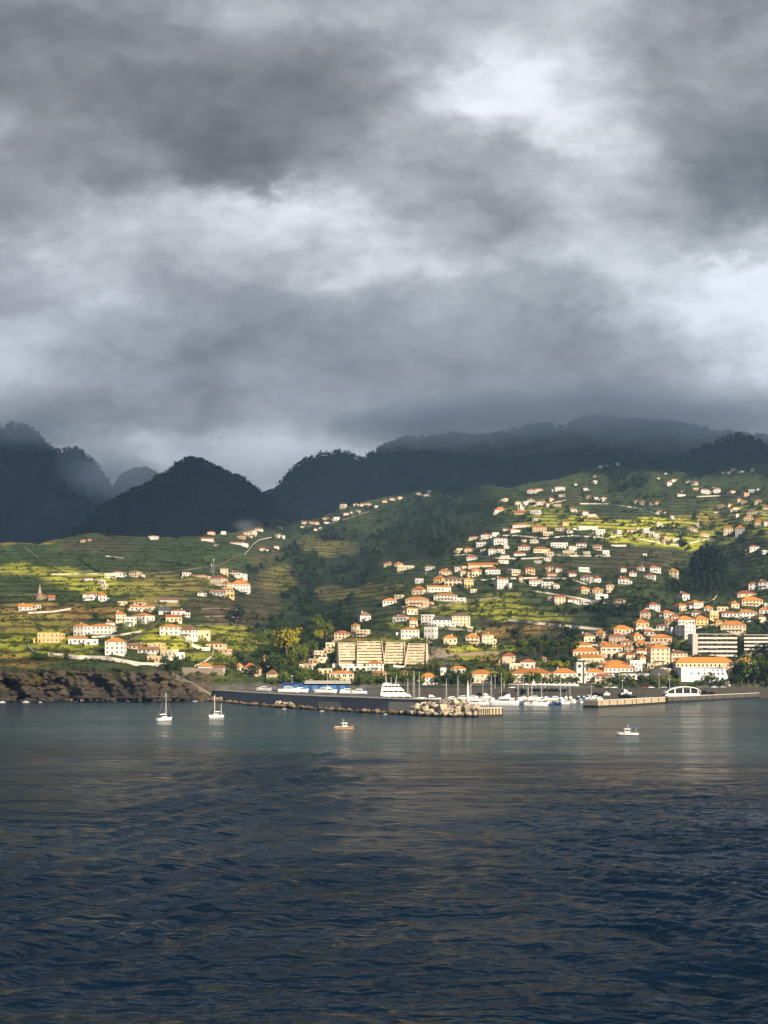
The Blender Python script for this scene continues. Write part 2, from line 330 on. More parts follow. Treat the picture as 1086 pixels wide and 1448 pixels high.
# bare rock and ochre earth of the sea cliff
ck = (np.clip((pg-944-7*fbm(xg/20, xg*0, 61, 4))/8, 0, 1)*np.clip((318-xg)/30, 0, 1))[:, None]
rk = np.clip(0.55+1.7*fbm(xg/26, pg/6, 63, 5)-(pg-972)/26*0.9, 0, 1)[:, None]
gr = np.clip(fbm(xg/18, pg/7, 67, 4)*2.2-0.3-(pg-960)/30, 0, 1)[:, None]
cliffc = (np.array((.088,.068,.047))*rk+np.array(ROCK)*(1-rk))*(1-gr)+np.array(OLIVE)*0.35*gr
cliffc = cliffc*(1-np.clip((pg-986)/5, 0, 1)[:, None]*0.65)           # the wet band
C = np.clip(C*(1-ck)+cliffc*ck, 0.006, 0.6)
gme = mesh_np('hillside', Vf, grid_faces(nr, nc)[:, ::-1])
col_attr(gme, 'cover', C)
forestness = np.clip(1-np.abs(C-np.array(FOREST)).sum(1)/0.07, 0, 1)
def land_mat(name, terr=1.0, crag=0.0):
    m, nt = new_mat(name)
    geo = nd(nt, 'ShaderNodeNewGeometry'); att = nd(nt, 'ShaderNodeVertexColor', layer_name='cover')
    sp = nd(nt, 'ShaderNodeSeparateXYZ', inp={0: geo.outputs['Position']})
    n1 = nd(nt, 'ShaderNodeTexNoise', inp={'Vector': geo.outputs['Position'], 'Scale': 0.035, 'Detail': 4.0, 'Roughness': 0.6})
    n2 = nd(nt, 'ShaderNodeTexNoise', inp={'Vector': geo.outputs['Position'], 'Scale': 0.45, 'Detail': 6.0, 'Roughness': 0.7})
    n3 = nd(nt, 'ShaderNodeTexNoise', inp={'Vector': geo.outputs['Position'], 'Scale': 0.012, 'Detail': 2.0})
    # terraces: dry-stone risers along the contours
    zz = math_n(nt, 'MULTIPLY_ADD', n1.outputs['Fac'], 9.0, sp.outputs[2])
    fr = math_n(nt, 'FRACT', math_n(nt, 'DIVIDE', zz, 6.2))
    riser = nd(nt, 'ShaderNodeMapRange', interpolation_type='SMOOTHSTEP', inp={0: fr, 1: 0.52, 2: 0.68, 3: 0.0, 4: 1.0}).outputs[0]
    riser2 = nd(nt, 'ShaderNodeMapRange', interpolation_type='SMOOTHSTEP', inp={0: fr, 1: 0.90, 2: 1.0, 3: 1.0, 4: 0.0}).outputs[0]
    riser = math_n(nt, 'MULTIPLY', riser, riser2)
    patch = nd(nt, 'ShaderNodeMapRange', interpolation_type='SMOOTHSTEP', inp={0: n3.outputs['Fac'], 1: 0.30, 2: 0.48, 3: 0.15*terr, 4: terr}).outputs[0]
    land = nd(nt, 'ShaderNodeMapRange', inp={0: sp.outputs[2], 1: 10.0, 2: 24.0, 3: 0.0, 4: 1.0}).outputs[0]
    rf = math_n(nt, 'MULTIPLY', math_n(nt, 'MULTIPLY', riser, patch), land)
    var = math_n(nt, 'MULTIPLY_ADD', n2.outputs['Fac'], 1.5, 0.28)
    c = mixc(nt, 1.0, att.outputs['Color'], var, 'MULTIPLY')
    wallc = mixc(nt, 0.5, mixc(nt, 1.0, att.outputs['Color'], (0.30, 0.32, 0.36), 'MULTIPLY'), (0.028, 0.026, 0.018))
    c = mixc(nt, math_n(nt, 'MULTIPLY', rf, 0.9), c, wallc)
    p = nd(nt, 'ShaderNodeBsdfPrincipled', inp={'Base Color': c, 'Roughness': 0.95, 'Specular IOR Level': 0.1})
    h = math_n(nt, 'MULTIPLY_ADD', n2.outputs['Fac'], 2.2+crag, math_n(nt, 'MULTIPLY', math_n(nt, 'MULTIPLY', nd(nt, 'ShaderNodeMapRange', inp={0: fr, 1: 0.72, 2: 0.95, 3: 0.0, 4: 1.0}).outputs[0], patch), 1.6))
    b = nd(nt, 'ShaderNodeBump', inp={'Height': h, 'Distance': 1.0, 'Strength': 0.9}); nt.links.new(b.outputs[0], p.inputs['Normal'])
    out(nt, p.outputs[0]); return m
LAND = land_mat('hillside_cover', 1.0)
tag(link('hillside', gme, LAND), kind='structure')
# ------------------------------------------------------------------ mountains behind
def mountain(name, sil, dr, foot_z, df, seed, rough=1.0, col=FOREST, step=2.5, rows=70):
    x0, x1 = sil[0][0], sil[-1][0]
    xs = np.arange(x0, x1+step, step)
    sy = ip(xs, sil)+rough*(3.0*fbm(xs/22, xs*0, seed, 4)+1.5*fbm(xs/5, xs*0+3, seed+1, 3))
    t = np.linspace(0, 1, rows)[:, None]
    cz = EYE+(HY-sy)/F*dr
    X, T = np.meshgrid((xs-CX)/F, t[:, 0])
    prof = 1-(1-T)**1.25
    D = dr-(dr-df)*(1-T)*(1+0.25*fbm(X*9, T*2.2, seed+2, 4))
    Z = foot_z+(cz[None]-foot_z)*prof
    D = D+(1-T)*T*4*(120*fbm(X*14+T*0.6, T*1.6, seed+3, 5)+60*np.abs(fbm(X*34, T*3, seed+4, 4)))
    Zb = np.stack([cz-8, cz-150]); Db = np.stack([0*cz+dr+40, 0*cz+dr+420])
    Xw = X*D
    A = np.stack([Xw, D, Z], -1)
    B = np.stack([np.stack([(xs-CX)/F*dr]*2), Db, Zb], -1)
    Vv = np.concatenate([A, B], 0); nr_, nc_ = Vv.shape[:2]; Vv = Vv.reshape(-1, 3)
    nb = 1.3*fbm(Vv[:, 0]/70, Vv[:, 2]/110, seed+6, 5)
    Vv[:, 2] += 3.5*rough*fbm(Vv[:, 0]/14, Vv[:, 1]/14, seed+7, 3)
    Cc = np.clip(np.array(col)*(1+0.55*nb[:, None]), .004, .5)
    me = mesh_np(name, Vv, grid_faces(nr_, nc_)); col_attr(me, 'cover', Cc)
    tag(link(name, me, MTN), kind='structure'); return A
MTN = land_mat('mountain_scrub', 0.0, 2.0)
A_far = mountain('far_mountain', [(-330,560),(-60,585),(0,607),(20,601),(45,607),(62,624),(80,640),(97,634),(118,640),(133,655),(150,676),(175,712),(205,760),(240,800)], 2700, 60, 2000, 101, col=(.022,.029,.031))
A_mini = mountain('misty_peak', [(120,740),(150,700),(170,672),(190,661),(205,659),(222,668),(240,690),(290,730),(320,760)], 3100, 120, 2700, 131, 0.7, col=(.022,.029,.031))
A_mid = mountain('pointed_hill', [(92,785),(105,758),(130,733),(150,716),(190,694),(215,683),(235,672),(250,657),(262,651),(275,650),(295,659),(318,671),(345,680),(356,690),(375,705),(400,722),(430,742),(470,775),(520,820)], 1800, 120, 1420, 151, 1.0, col=(.015,.020,.019))
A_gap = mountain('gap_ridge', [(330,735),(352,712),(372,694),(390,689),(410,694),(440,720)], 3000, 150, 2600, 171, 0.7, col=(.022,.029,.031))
A_main = mountain('cloud_ridge', [(330,760),(375,715),(392,690),(408,670),(430,653),(455,644),(480,641),(497,644),(508,653),(522,646),(545,630),(570,622),(605,622),(630,617),(665,619),(700,616),(735,607),(770,602),(800,607),(812,597),(835,590),(865,594),(910,597),(960,602),(1010,612),(1086,622),(1180,618),(1350,610)], 2350, 130, 1800, 191, 1.0, col=(.015,.020,.019))
A_right = mountain('right_knoll', [(900,690),(940,662),(975,645),(1000,633),(1025,622),(1045,617),(1065,622),(1086,634),(1130,640),(1200,650),(1350,650)], 1900, 150, 1560, 211, 1.0, col=(.015,.021,.019))
# ------------------------------------------------------------------ sea
def sea():
    pys = np.concatenate([np.linspace(1700, 1470, 24), np.linspace(1468, 1040, 430), np.linspace(1039, 985, 90), np.array([975, 962, 954, 950, 948, 947])])
    xs = np.concatenate([np.linspace(-700, -30, 40), np.linspace(-25, 1111, 520), np.linspace(1120, 1790, 40)])
    PY, PX = np.meshgrid(pys, xs, indexing='ij')
    D = EYE*F/(PY-HY); Xw = (PX-CX)/F*D; Z = np.zeros_like(D)
    cell = np.maximum(D/F*2.2, D*D/(EYE*F)*1.0)                     # metres per cell, widest way
    def fade(l): return np.clip((l/cell-2.2)/3, 0, 1)
    rot = lambda a: (Xw*math.cos(a)+D*math.sin(a), -Xw*math.sin(a)+D*math.cos(a))
    # wind sea in three octaves
    for (l, amp, a, sd, st) in ((9.0, .16, R(12), 3, 2.2), (4.2, .15, R(-18), 5, 1.9), (2.0, .095, R(25), 7, 1.7), (1.0, .055, R(-8), 9, 1.5)):
        p, q = rot(a); Z += amp*fade(l)*2*fbm(p/(l*st), q/l, sd, 2)*(0.6+0.7*vnoise(p/60, q/40, sd+50))
    # trains of swell crossing from the port side, as a passing ship leaves them
    a = R(60); p = Xw*math.cos(a)+D*math.sin(a); q = Xw*math.sin(a)-D*math.cos(a)
    env = np.exp(-((Xw+20+0.02*D)/16)**2)*np.clip((D-50)/20, 0, 1)*(0.35+0.9*vnoise(p/14, q/9, 71))
    Z += .26*fade(7)*env*(np.sin(q/6.2*2*math.pi+3.2*fbm(p/17, q/19, 73, 3))+.5*np.sin(q/3.7*2*math.pi+4*fbm(p/9, q/12, 75, 3)))
    # turned-over water of the wake to starboard
    env2 = np.clip((Xw-6-0.06*(D-55))/14, 0, 1)*np.clip((260-D)/120, 0, 1)
    p, q = rot(R(-30)); wx = p+4*fbm(p/11, q/11, 81, 3); wy = q+4*fbm(p/11, q/11, 83, 3)
    Z += .17*fade(3)*env2*np.sin(wy/2.6*2*math.pi+2.5*fbm(wx/7, wy/7, 85, 3))
    Z += .15*fade(5)*env2*2*fbm(wx/5, wy/5, 87, 3)
    V = np.stack([Xw, D, Z], -1).reshape(-1, 3)
    me = mesh_np('sea', V, grid_faces(*PY.shape)[:, ::-1])
    m, nt = new_mat('sea_water')
    geo = nd(nt, 'ShaderNodeNewGeometry'); pos = geo.outputs['Position']
    def nz(scale, det, sx=1.0, sy=1.0, rough=0.6, dist=0.0):
        mp = nd(nt, 'ShaderNodeMapping', inp={'Vector': pos, 'Scale': (sx, sy, 1.0), 'Rotation': (0, 0, R(8))})
        return nd(nt, 'ShaderNodeTexNoise', inp={'Vector': mp.outputs[0], 'Scale': scale, 'Detail': det, 'Roughness': rough, 'Distortion': dist}).outputs['Fac']
    fine = nz(0.85, 2.0, 0.65, 1.0, 0.55, 0.4); tiny = nz(2.8, 2.0, 0.7, 1.0, 0.55, 0.2); mid = nz(0.26, 2.0, 0.5, 1.0, 0.55, 0.6); big = nz(0.016, 4.0, 0.35, 1.4, 0.6, 0.6)
    slick = nd(nt, 'ShaderNodeMapRange', interpolation_type='SMOOTHSTEP', inp={0: big, 1: 0.40, 2: 0.62, 3: 0.55, 4: 1.15}).outputs[0]
    st1 = nz(0.06, 5.0, 0.16, 1.0, 0.7, 0.2); st2 = nz(0.012, 3.0, 0.25, 1.3, 0.6, 0.8)
    h = math_n(nt, 'ADD', math_n(nt, 'MULTIPLY_ADD', fine, 0.66, math_n(nt, 'MULTIPLY', tiny, 0.13)), math_n(nt, 'MULTIPLY', mid, 1.25))
    h = math_n(nt, 'MULTIPLY', h, math_n(nt, 'MULTIPLY', slick, nd(nt, 'ShaderNodeMapRange', inp={0: st1, 1: 0.35, 2: 0.65, 3: 0.5, 4: 1.5}).outputs[0]))
    b = nd(nt, 'ShaderNodeBump', inp={'Height': h, 'Distance': 1.0, 'Strength': 1.0})
    c = mixc(nt, mid, (0.006, 0.031, 0.044), (0.008, 0.039, 0.054))
    rgh = nd(nt, 'ShaderNodeMapRange', inp={0: math_n(nt, 'ADD', math_n(nt, 'MULTIPLY', st1, 0.65), math_n(nt, 'MULTIPLY', st2, 0.35)), 1: 0.36, 2: 0.62, 3: 0.07, 4: 0.26}).outputs[0]
    p = nd(nt, 'ShaderNodeBsdfPrincipled', inp={'Base Color': c, 'Roughness': rgh, 'Specular Tint': (0.80, 0.93, 1.0, 1), 'IOR': 1.33, 'Normal': b.outputs[0]})
    out(nt, p.outputs[0])
    tag(link('sea', me, m), kind='structure')
    # broken white water along the rocks
sea()
HAZE = 0.000075
# ------------------------------------------------------------------ sun patches: openings shaped into an added deck out of view
LIT = [ # px, py, rx, ry, share of the sun that comes through
 (20,768,60,8,.45),(60,808,80,10,.30),(115,824,80,16,.9),(60,852,150,16,.95),(150,880,190,28,1.0),(60,890,150,36,1.0),(330,900,50,30,.55),(250,900,120,34,1.0),(200,850,60,14,.6),
 (310,835,50,14,.45),(320,800,40,12,.22),(200,780,240,26,.22),(150,960,260,24,.4),(340,925,60,28,.9),(405,905,26,22,1.0),(375,940,30,22,1.0),(420,950,60,20,.9),(300,950,60,12,.9),
 (480,905,60,22,.9),(560,910,90,26,1.0),(500,950,120,24,1.0),(640,900,70,24,.85),(640,870,70,14,.6),(590,845,60,14,.7),(630,820,70,18,.95),(690,805,50,16,.8),(710,825,40,16,.65),(570,800,50,10,.6),
 (690,765,60,16,.62),(760,775,80,14,.45),(830,775,80,10,.4),(720,850,60,14,.35),(760,820,60,16,.4),(830,835,60,16,.38),(760,850,50,10,.45),(690,930,60,22,1.0),(730,895,60,10,.55),
 (760,700,60,20,.42),(730,722,50,12,.65),(810,735,60,12,.7),(850,745,70,11,1.0),(920,750,80,12,1.0),(980,765,60,12,1.0),(1020,745,60,18,.85),(1070,730,50,26,.9),(1060,700,60,12,.5),
 (930,810,60,16,.35),(880,815,40,14,.35),(1060,780,40,12,.4),(970,850,60,14,.6),(1050,850,60,22,.9),(930,880,90,20,.8),(880,915,90,34,1.0),(960,910,90,34,1.0),(1060,910,60,40,.95),(820,945,140,34,1.0),(960,950,120,30,.95),
 (640,960,160,26,1.0),(1060,965,60,20,.8),(640,1000,110,15,1.0),(450,986,160,11,.65),(780,988,160,12,.9),(980,985,140,12,.8),(232,1010,30,24,1.0),(305,1008,30,20,1.0),(487,1030,26,14,1.0),(887,1036,30,16,1.0),(500,720,70,14,.20),(430,850,110,60,.10),(580,760,120,50,.05),(1000,800,60,50,.06),(1010,983,90,11,.9),(920,700,120,26,.14)]
def sunlit(px, py):
    t = np.zeros_like(np.asarray(px, float))
    wx = px+10*fbm(px/40, py/30, 301, 3); wy = py+5*fbm(px/40, py/30, 307, 3)
    for (x, y, rx, ry, s) in LIT:
        d = ((wx-x)/rx)**2+((wy-y)/ry)**2
        a = np.clip(1.35-d, 0, 1); a = a*a*(3-2*a)*s
        t = np.maximum(t, a)
    return t
DECKC = (.54, .70, .98, 1)  # blue tint set to cool the ambient light under the added deck
def sun_gobo_deck():  # unseen overhead, added to shade the land outside the sun patches
    H = 1500.0; cell = 14.0
    x0, x1, y0, y1 = -1700.0, 3400.0, -3600.0, 1700.0
    nx = int((x1-x0)/cell); ny = int((y1-y0)/cell)
    def dilate(px, py, d): return unproj(px, py, d)
    gx, gy = np.meshgrid(np.arange(-200, 1300, 1.0), np.arange(650, 975, 1.0))
    D = depth(gx, gy); D = np.where((gx < 300) & (gy > 960), 600.0, D)
    pts = [dilate(gx, gy, D).reshape(-1, 3)]; val = [sunlit(gx, gy).ravel()]
    gx, gy = np.meshgrid(np.arange(-200, 1300, 1.0), np.concatenate([np.arange(976, 1060, 0.5), np.arange(1060, 1450, 1.0)]))
    D = EYE*F/(gy-HY); D = np.minimum(D, 640)
    pts.append(dilate(gx, gy, D).reshape(-1, 3)); val.append(sunlit(gx, gy).ravel())
    Pp = np.concatenate(pts); vv = np.concatenate(val)
    t = (H-Pp[:, 2])/S.z
    qx = Pp[:, 0]+S.x*t; qy = Pp[:, 1]+S.y*t
    num = np.zeros((ny+1, nx+1)); den = np.zeros((ny+1, nx+1))
    ix = np.round((qx-x0)/cell).astype(int); iy = np.round((qy-y0)/cell).astype(int)
    ok = (ix >= 0) & (ix <= nx) & (iy >= 0) & (iy <= ny)
    np.add.at(num, (iy[ok], ix[ok]), vv[ok]); np.add.at(den, (iy[ok], ix[ok]), 1.0)
    def blur(a):
        b = a.copy(); b[1:] += a[:-1]; b[:-1] += a[1:]; c = b.copy(); c[:, 1:] += b[:, :-1]; c[:, :-1] += b[:, 1:]; return c/9
    n0, d0 = num, den
    for k in range(2): n0, d0 = blur(n0), blur(d0)
    n1, d1 = n0, d0
    for k in range(6): n1, d1 = blur(n1), blur(d1)
    T = np.where(d0 > 1e-3, n0/np.maximum(d0, 1e-3), np.where(d1 > 1e-4, n1/np.maximum(d1, 1e-4)*0.7, 0.0))
    T = np.clip(T, 0, 1)
    YY, XX = np.meshgrid(y0+np.arange(ny+1)*cell, x0+np.arange(nx+1)*cell, indexing='ij')
    a = 1-np.sqrt(T)
    th = 20+30*(0.5+0.5*vnoise(XX/420, YY/420, 311))+14*fbm(XX/260, YY/260, 313, 3)
    kx, ky = S.x/S.z, S.y/S.z      # both skins sheared along the sun so the shaped openings line up
    lo = np.stack([XX-kx*.35*th, YY-ky*.35*th, H-0.35*th], -1).reshape(-1, 3); hi = np.stack([XX+kx*th, YY+ky*th, H+th], -1).reshape(-1, 3)
    n = len(lo); f = grid_faces(ny+1, nx+1)
    i = np.arange(n).reshape(ny+1, nx+1)
    ring = np.concatenate([i[0, :], i[1:, -1], i[-1, ::-1][1:], i[::-1, 0][1:]])
    rf = np.stack([ring[:-1], ring[1:], ring[1:]+n, ring[:-1]+n], -1)
    keep = ~(a.ravel()[f].max(1) < 0.02)
    V = np.concatenate([lo, hi]); Fc = np.concatenate([f[keep][:, ::-1], f[keep]+n, rf])
    me = mesh_np('sun_gobo_deck', V, Fc)
    aa = np.concatenate([a.ravel()]*2)
    at_ = me.attributes.new('gobo_alpha', 'FLOAT', 'POINT'); at_.data.foreach_set('value', aa.astype(np.float32))
    m, nt = new_mat('gobo_partial')
    att = nd(nt, 'ShaderNodeAttribute', attribute_name='gobo_alpha')
    df = nd(nt, 'ShaderNodeBsdfDiffuse', inp={0: DECKC}); tr = nd(nt, 'ShaderNodeBsdfTranslucent', inp={0: DECKC})
    mx = nd(nt, 'ShaderNodeMixShader', inp={0: 0.6, 1: df.outputs[0], 2: tr.outputs[0]})
    tp = nd(nt, 'ShaderNodeBsdfTransparent')
    m2 = nd(nt, 'ShaderNodeMixShader', inp={0: att.outputs['Fac'], 1: tp.outputs[0], 2: mx.outputs[0]})
    out(nt, m2.outputs[0])
    mo, no = new_mat('gobo_opaque')
    df2 = nd(no, 'ShaderNodeBsdfDiffuse', inp={0: DECKC}); tr2 = nd(no, 'ShaderNodeBsdfTranslucent', inp={0: DECKC})
    out(no, nd(no, 'ShaderNodeMixShader', inp={0: 0.6, 1: df2.outputs[0], 2: tr2.outputs[0]}).outputs[0])
    me.materials.append(mo); me.materials.append(m)
    me.polygons.foreach_set('material_index', (aa[Fc].min(1) < 0.985).astype(np.int32))
    tag(link('sun_gobo_deck', me), kind='structure')
sun_gobo_deck()
# ------------------------------------------------------------------ haze and the mist on the ridge
def volume_mat(name, col, dens):
    m, nt = new_mat(name)
    v = nd(nt, 'ShaderNodeVolumePrincipled', inp={'Color': (*col, 1), 'Density': dens, 'Anisotropy': 0.0})
    o = nd(nt, 'ShaderNodeOutputMaterial'); nt.links.new(v.outputs[0], o.inputs['Volume']); return m
hz = MB().box(-3600, 3600, -60, 3900, -8, 860)
tag(hz.build('haze', volume_mat('haze_air', (0.42, 0.68, 1.0), HAZE)), kind='stuff')
def mist(name, px, py, d, w, h, dp, dens, seed):
    """a bank of cloud lying on the slope: nested, ragged closed skins, each a little denser air than the one outside it"""
    c = at(px, py, d)
    for q, (sc_, dd) in enumerate(((1.0, .30), (.80, .45), (.62, .6), (.45, .8))):
        rx, rz, ry = w/F*d/2*sc_, h/F*d/2*sc_, dp/2*sc_
        bm = bmesh.new(); bmesh.ops.create_icosphere(bm, subdivisions=5, radius=1.0)
        co = np.array([v.co[:] for v in bm.verts])
        k = 1+0.45*fbm(co[:, 0]*2.4+seed*3+q*5, co[:, 2]*2.0+co[:, 1]*2, seed+q*9, 5)
        co = co*k[:, None]*np.array([rx, ry, rz])+np.array(c)+np.array([rx*.15*math.sin(q*2+seed), 0, rz*.12*math.cos(q*3+seed)])
        for v, p_ in zip(bm.verts, co): v.co = p_
        me = bpy.data.meshes.new(name); bm.to_mesh(me); bm.free()
        tag(link(name, me, volume_mat('vapour', (.90, .94, 1.0), dens*dd)), kind='stuff')
# ------------------------------------------------------------------ houses
WALL = {'w': plain('white_render', (.62,.60,.56), .8, .16, .25), 'c': plain('cream_render', (.58,.48,.33), .8, .16, .25), 'y': plain('yellow_render', (.62,.44,.18), .8, .12, .25),
        'g': plain('grey_render', (.42,.41,.40), .85, .15, .3), 'p': plain('peach_render', (.52,.36,.24), .8, .12, .25), 's': plain('stone_wall', (.22,.19,.15), .95, .35, .6, bump=.2)}
WNAME = {'w': 'white', 'c': 'cream', 'y': 'yellow', 'g': 'grey', 'p': 'peach', 's': 'stone'}
def roof_mat(name, rgb):
    m, nt = new_mat(name)
    tcn = nd(nt, 'ShaderNodeTexCoord'); oi = nd(nt, 'ShaderNodeObjectInfo'); geo = nd(nt, 'ShaderNodeNewGeometry')
    wv = nd(nt, 'ShaderNodeTexWave', wave_type='BANDS', bands_direction='X', inp={'Vector': tcn.outputs['Object'], 'Scale': 1.1, 'Distortion': 0.6})
    n1 = nd(nt, 'ShaderNodeTexNoise', inp={'Vector': geo.outputs['Position'], 'Scale': 0.5, 'Detail': 5.0, 'Roughness': 0.7})
    k = math_n(nt, 'MULTIPLY_ADD', n1.outputs['Fac'], 0.9, 0.5)
    k = math_n(nt, 'MULTIPLY', k, math_n(nt, 'MULTIPLY_ADD', oi.outputs['Random'], 0.5, 0.72))
    k = math_n(nt, 'MULTIPLY', k, math_n(nt, 'MULTIPLY_ADD', wv.outputs['Fac'], 0.25, 0.85))
    c = mixc(nt, 1.0, rgb, k, 'MULTIPLY')
    p = nd(nt, 'ShaderNodeBsdfPrincipled', inp={'Base Color': c, 'Roughness': 0.85, 'Specular IOR Level': 0.2})
    b = nd(nt, 'ShaderNodeBump', inp={'Height': wv.outputs['Fac'], 'Distance': 0.08, 'Strength': 1.0}); nt.links.new(b.outputs[0], p.inputs['Normal'])
    out(nt, p.outputs[0]); return m
ROOF = {'o': roof_mat('terracotta_tiles', (.52,.20,.045)), 'r': roof_mat('old_red_tiles', (.36,.115,.05)), 'd': roof_mat('dark_slate', (.07,.07,.075)), 'b': roof_mat('brown_tiles', (.24,.13,.075)), 'w': plain('pale_roof_screed', (.55,.53,.5), .9, .2)}
RNAME = {'o': 'orange', 'r': 'red', 'd': 'dark', 'b': 'brown', 'w': 'pale'}
GLASS = plain('window_glass', (.025,.03,.035), .15, .2, .3, spec=.6)
GREEN_SH = plain('green_shutter', (.04,.09,.05), .6)
FRAMEM = plain('white_window_frame', (.75,.74,.70), .6, .08)
DOORM = plain('wooden_door', (.12,.06,.03), .6)
def unit_window():
    b = MB(); b.box(-.5,.5,-.06,.0,0,1); return b.mesh('window')
WIN = unit_window(); WIN.materials.append(GLASS)
def unit_frame():
    b = MB(); b.box(-.66,-.5,-.10,0,-.1,1.1); b.box(.5,.66,-.10,0,-.1,1.1); b.box(-.5,.5,-.10,0,1.0,1.1); b.box(-.5,.5,-.13,0,-.1,0.0); b.box(-.04,.04,-.08,-.06,0,1.0); return b.mesh('window_frame')
WFR = unit_frame(); WFR.materials.append(FRAMEM)
DOOR = MB().box(-.5,.5,-.07,0,0,1).mesh('door'); DOOR.materials.append(DOORM)
ARCH = MB()
_av = [(-.5,-.06,0),(.5,-.06,0)]+[(.5*math.cos(t),-.06,.62+.38*math.sin(t)) for t in [math.pi*k/6 for k in range(7)]]
ARCH.add(_av+[(x,.02,z) for x,y,z in _av], [tuple(range(9))]+[(k,9+k,9+(k+1)%9,(k+1)%9) for k in range(9)])
ARCH = ARCH.mesh('arch_window'); ARCH.materials.append(GLASS)
def put(name, me, parent, loc, scale, rz=0.0):
    o = bpy.data.objects.new(name, me); COL.objects.link(o); o.parent = parent; o.location = loc; o.scale = scale; o.rotation_euler = (0,0,rz); return o
HOUSES = []
def nstore(Hh, st): return st or max(1, int(round(Hh/3.1)))
def house(px, py, w, h, roof='H', rh=3, wc='w', rc='o', st=None, rot=None, dep=None, d=None, name='house', win=True, arch=False, chim=None, base_z=None):
    """one building: px, py = foot of its street face in the survey, w and h = face width and wall height in survey pixels"""
    if rc == 'o' and roof in 'HG' and w < 30: rc = random.choices('orb', (.66, .24, .10))[0]
    if wc == 'w' and w < 24: wc = random.choices('wcgp', (.72, .16, .07, .05))[0]
    h = h*random.uniform(.92, 1.12)
    dd = float(depth(px, py)) if d is None else d
    k = dd/F; W, Hh, RH = w*k, h*k, rh*k
    if rot is None: rot = random.uniform(-30, 30) if W < 16 else random.uniform(-9, 9)
    a = R(rot)
    if dep is None: dep = min(max(W*0.7, 5.0), 11.0)
    Wr = max(W*0.72, (W-dep*abs(math.sin(a)))/math.cos(a))
    loc = at(px, py, dd) if base_z is None else Vector(((px-CX)/F*dd, dd, base_z))
    root = empty(name, loc, a)
    hw = Wr/2
    MB().box(-hw, hw, 0, dep, -5, Hh).build('wall', WALL[wc], root)
    ov = 0.45 if RH > 0 else 0
    if roof == 'H': rf = MB().hip(-hw-ov, hw+ov, -ov, dep+ov, Hh+.003, Hh+max(RH, .8), 0.5)
    elif roof == 'G': rf = MB().gable(-hw-ov, hw+ov, -ov, dep+ov, Hh+.003, Hh+max(RH, .8))
    elif roof == 'X':                                                   # gable end towards the street
        b = MB().gable(0, dep+2*ov, -hw-ov, hw+ov, Hh+.003, Hh+max(RH, .8)); b.v = [(y, x-ov, z) for x, y, z in b.v]; b.f = [f[::-1] for f in b.f]; rf = b
    else:
        p = max(.5, min(RH, .9))
        rf = MB().box(-hw+.3, hw-.3, .3, dep-.3, Hh+.003, Hh+.1); rf.box(-hw-.04, hw+.04, -.04, .3, Hh+.003, Hh+p).box(-hw-.04, hw+.04, dep-.3, dep+.04, Hh+.003, Hh+p).box(-hw-.04, -hw+.3, .3, dep-.3, Hh+.003, Hh+p).box(hw-.3, hw+.04, .3, dep-.3, Hh+.003, Hh+p)
    ro = rf.build('roof', ROOF[rc] if roof != 'F' else (WALL[wc] if rc == 'o' else ROOF[rc]), root)
    if W > 5.5 and random.random() < .4 and roof != 'X':                 # lean-to or porch on one flank
        sd = random.choice((-1, 1)); aw = random.uniform(.22, .4)*Wr; ah = Hh*random.uniform(.45, .7); y0 = random.uniform(.4, dep*.4); xa, xb = sorted((sd*(hw+.003), sd*(hw+aw)))
        an = MB().box(xa, xb, y0, dep-.3, -4, ah).build('annex', WALL[wc], root)
        MB().box(xa+(0 if sd > 0 else -.2), xb+(.2 if sd > 0 else 0), y0-.2, dep-.2, ah+.003, ah+.22).build('annex_roof', ROOF[rc] if random.random() < .6 else WALL[wc], an)
        if ah > 2: put('window', WIN, an, ((xa+xb)/2, y0, ah*.35), (min(1.1, aw*.5), 1, ah*.4))
    if W > 6 and h >= 6 and nstore(Hh, st) > 1 and random.random() < .35 and not arch:    # balcony across the front
        bw = hw*random.uniform(.5, .95); z = Hh/nstore(Hh, st)
        bl = MB().box(-bw, bw, -1.2, -.003, z-.18, z).build('balcony', WALL[wc], root)
        rl = MB().box(-bw, bw, -1.2, -1.12, z+.85, z+.93)
        for q in range(9): rl.box(-bw+q*bw/4-.03, -bw+q*bw/4+.03, -1.18, -1.13, z+.003, z+.85)
        rl.build('railing', FRAMEM, bl)
    if W > 5 and random.random() < .45:                                  # terrace in front, held by a low wall
        tw = hw*random.uniform(1.0, 1.35); MB().box(-tw, tw, -random.uniform(1.8, 3.2), -.003, -5, random.uniform(-.9, -.2)).build('terrace', WALL[random.choice('wgscs')], root)
    if chim is None: chim = roof in 'HG' and random.random() < .3 and W > 8
    if chim:
        cx = random.choice((-1, 1))*hw*.45
        MB().box(cx-.4, cx+.4, dep*.6, dep*.6+.8, Hh+RH*.2, Hh+RH+.3).box(cx-.5, cx+.5, dep*.6-.1, dep*.6+.9, Hh+RH+.3, Hh+RH+.45).build('chimney', WALL['w'], ro)
    nst = st or max(1, int(round(Hh/3.1)))
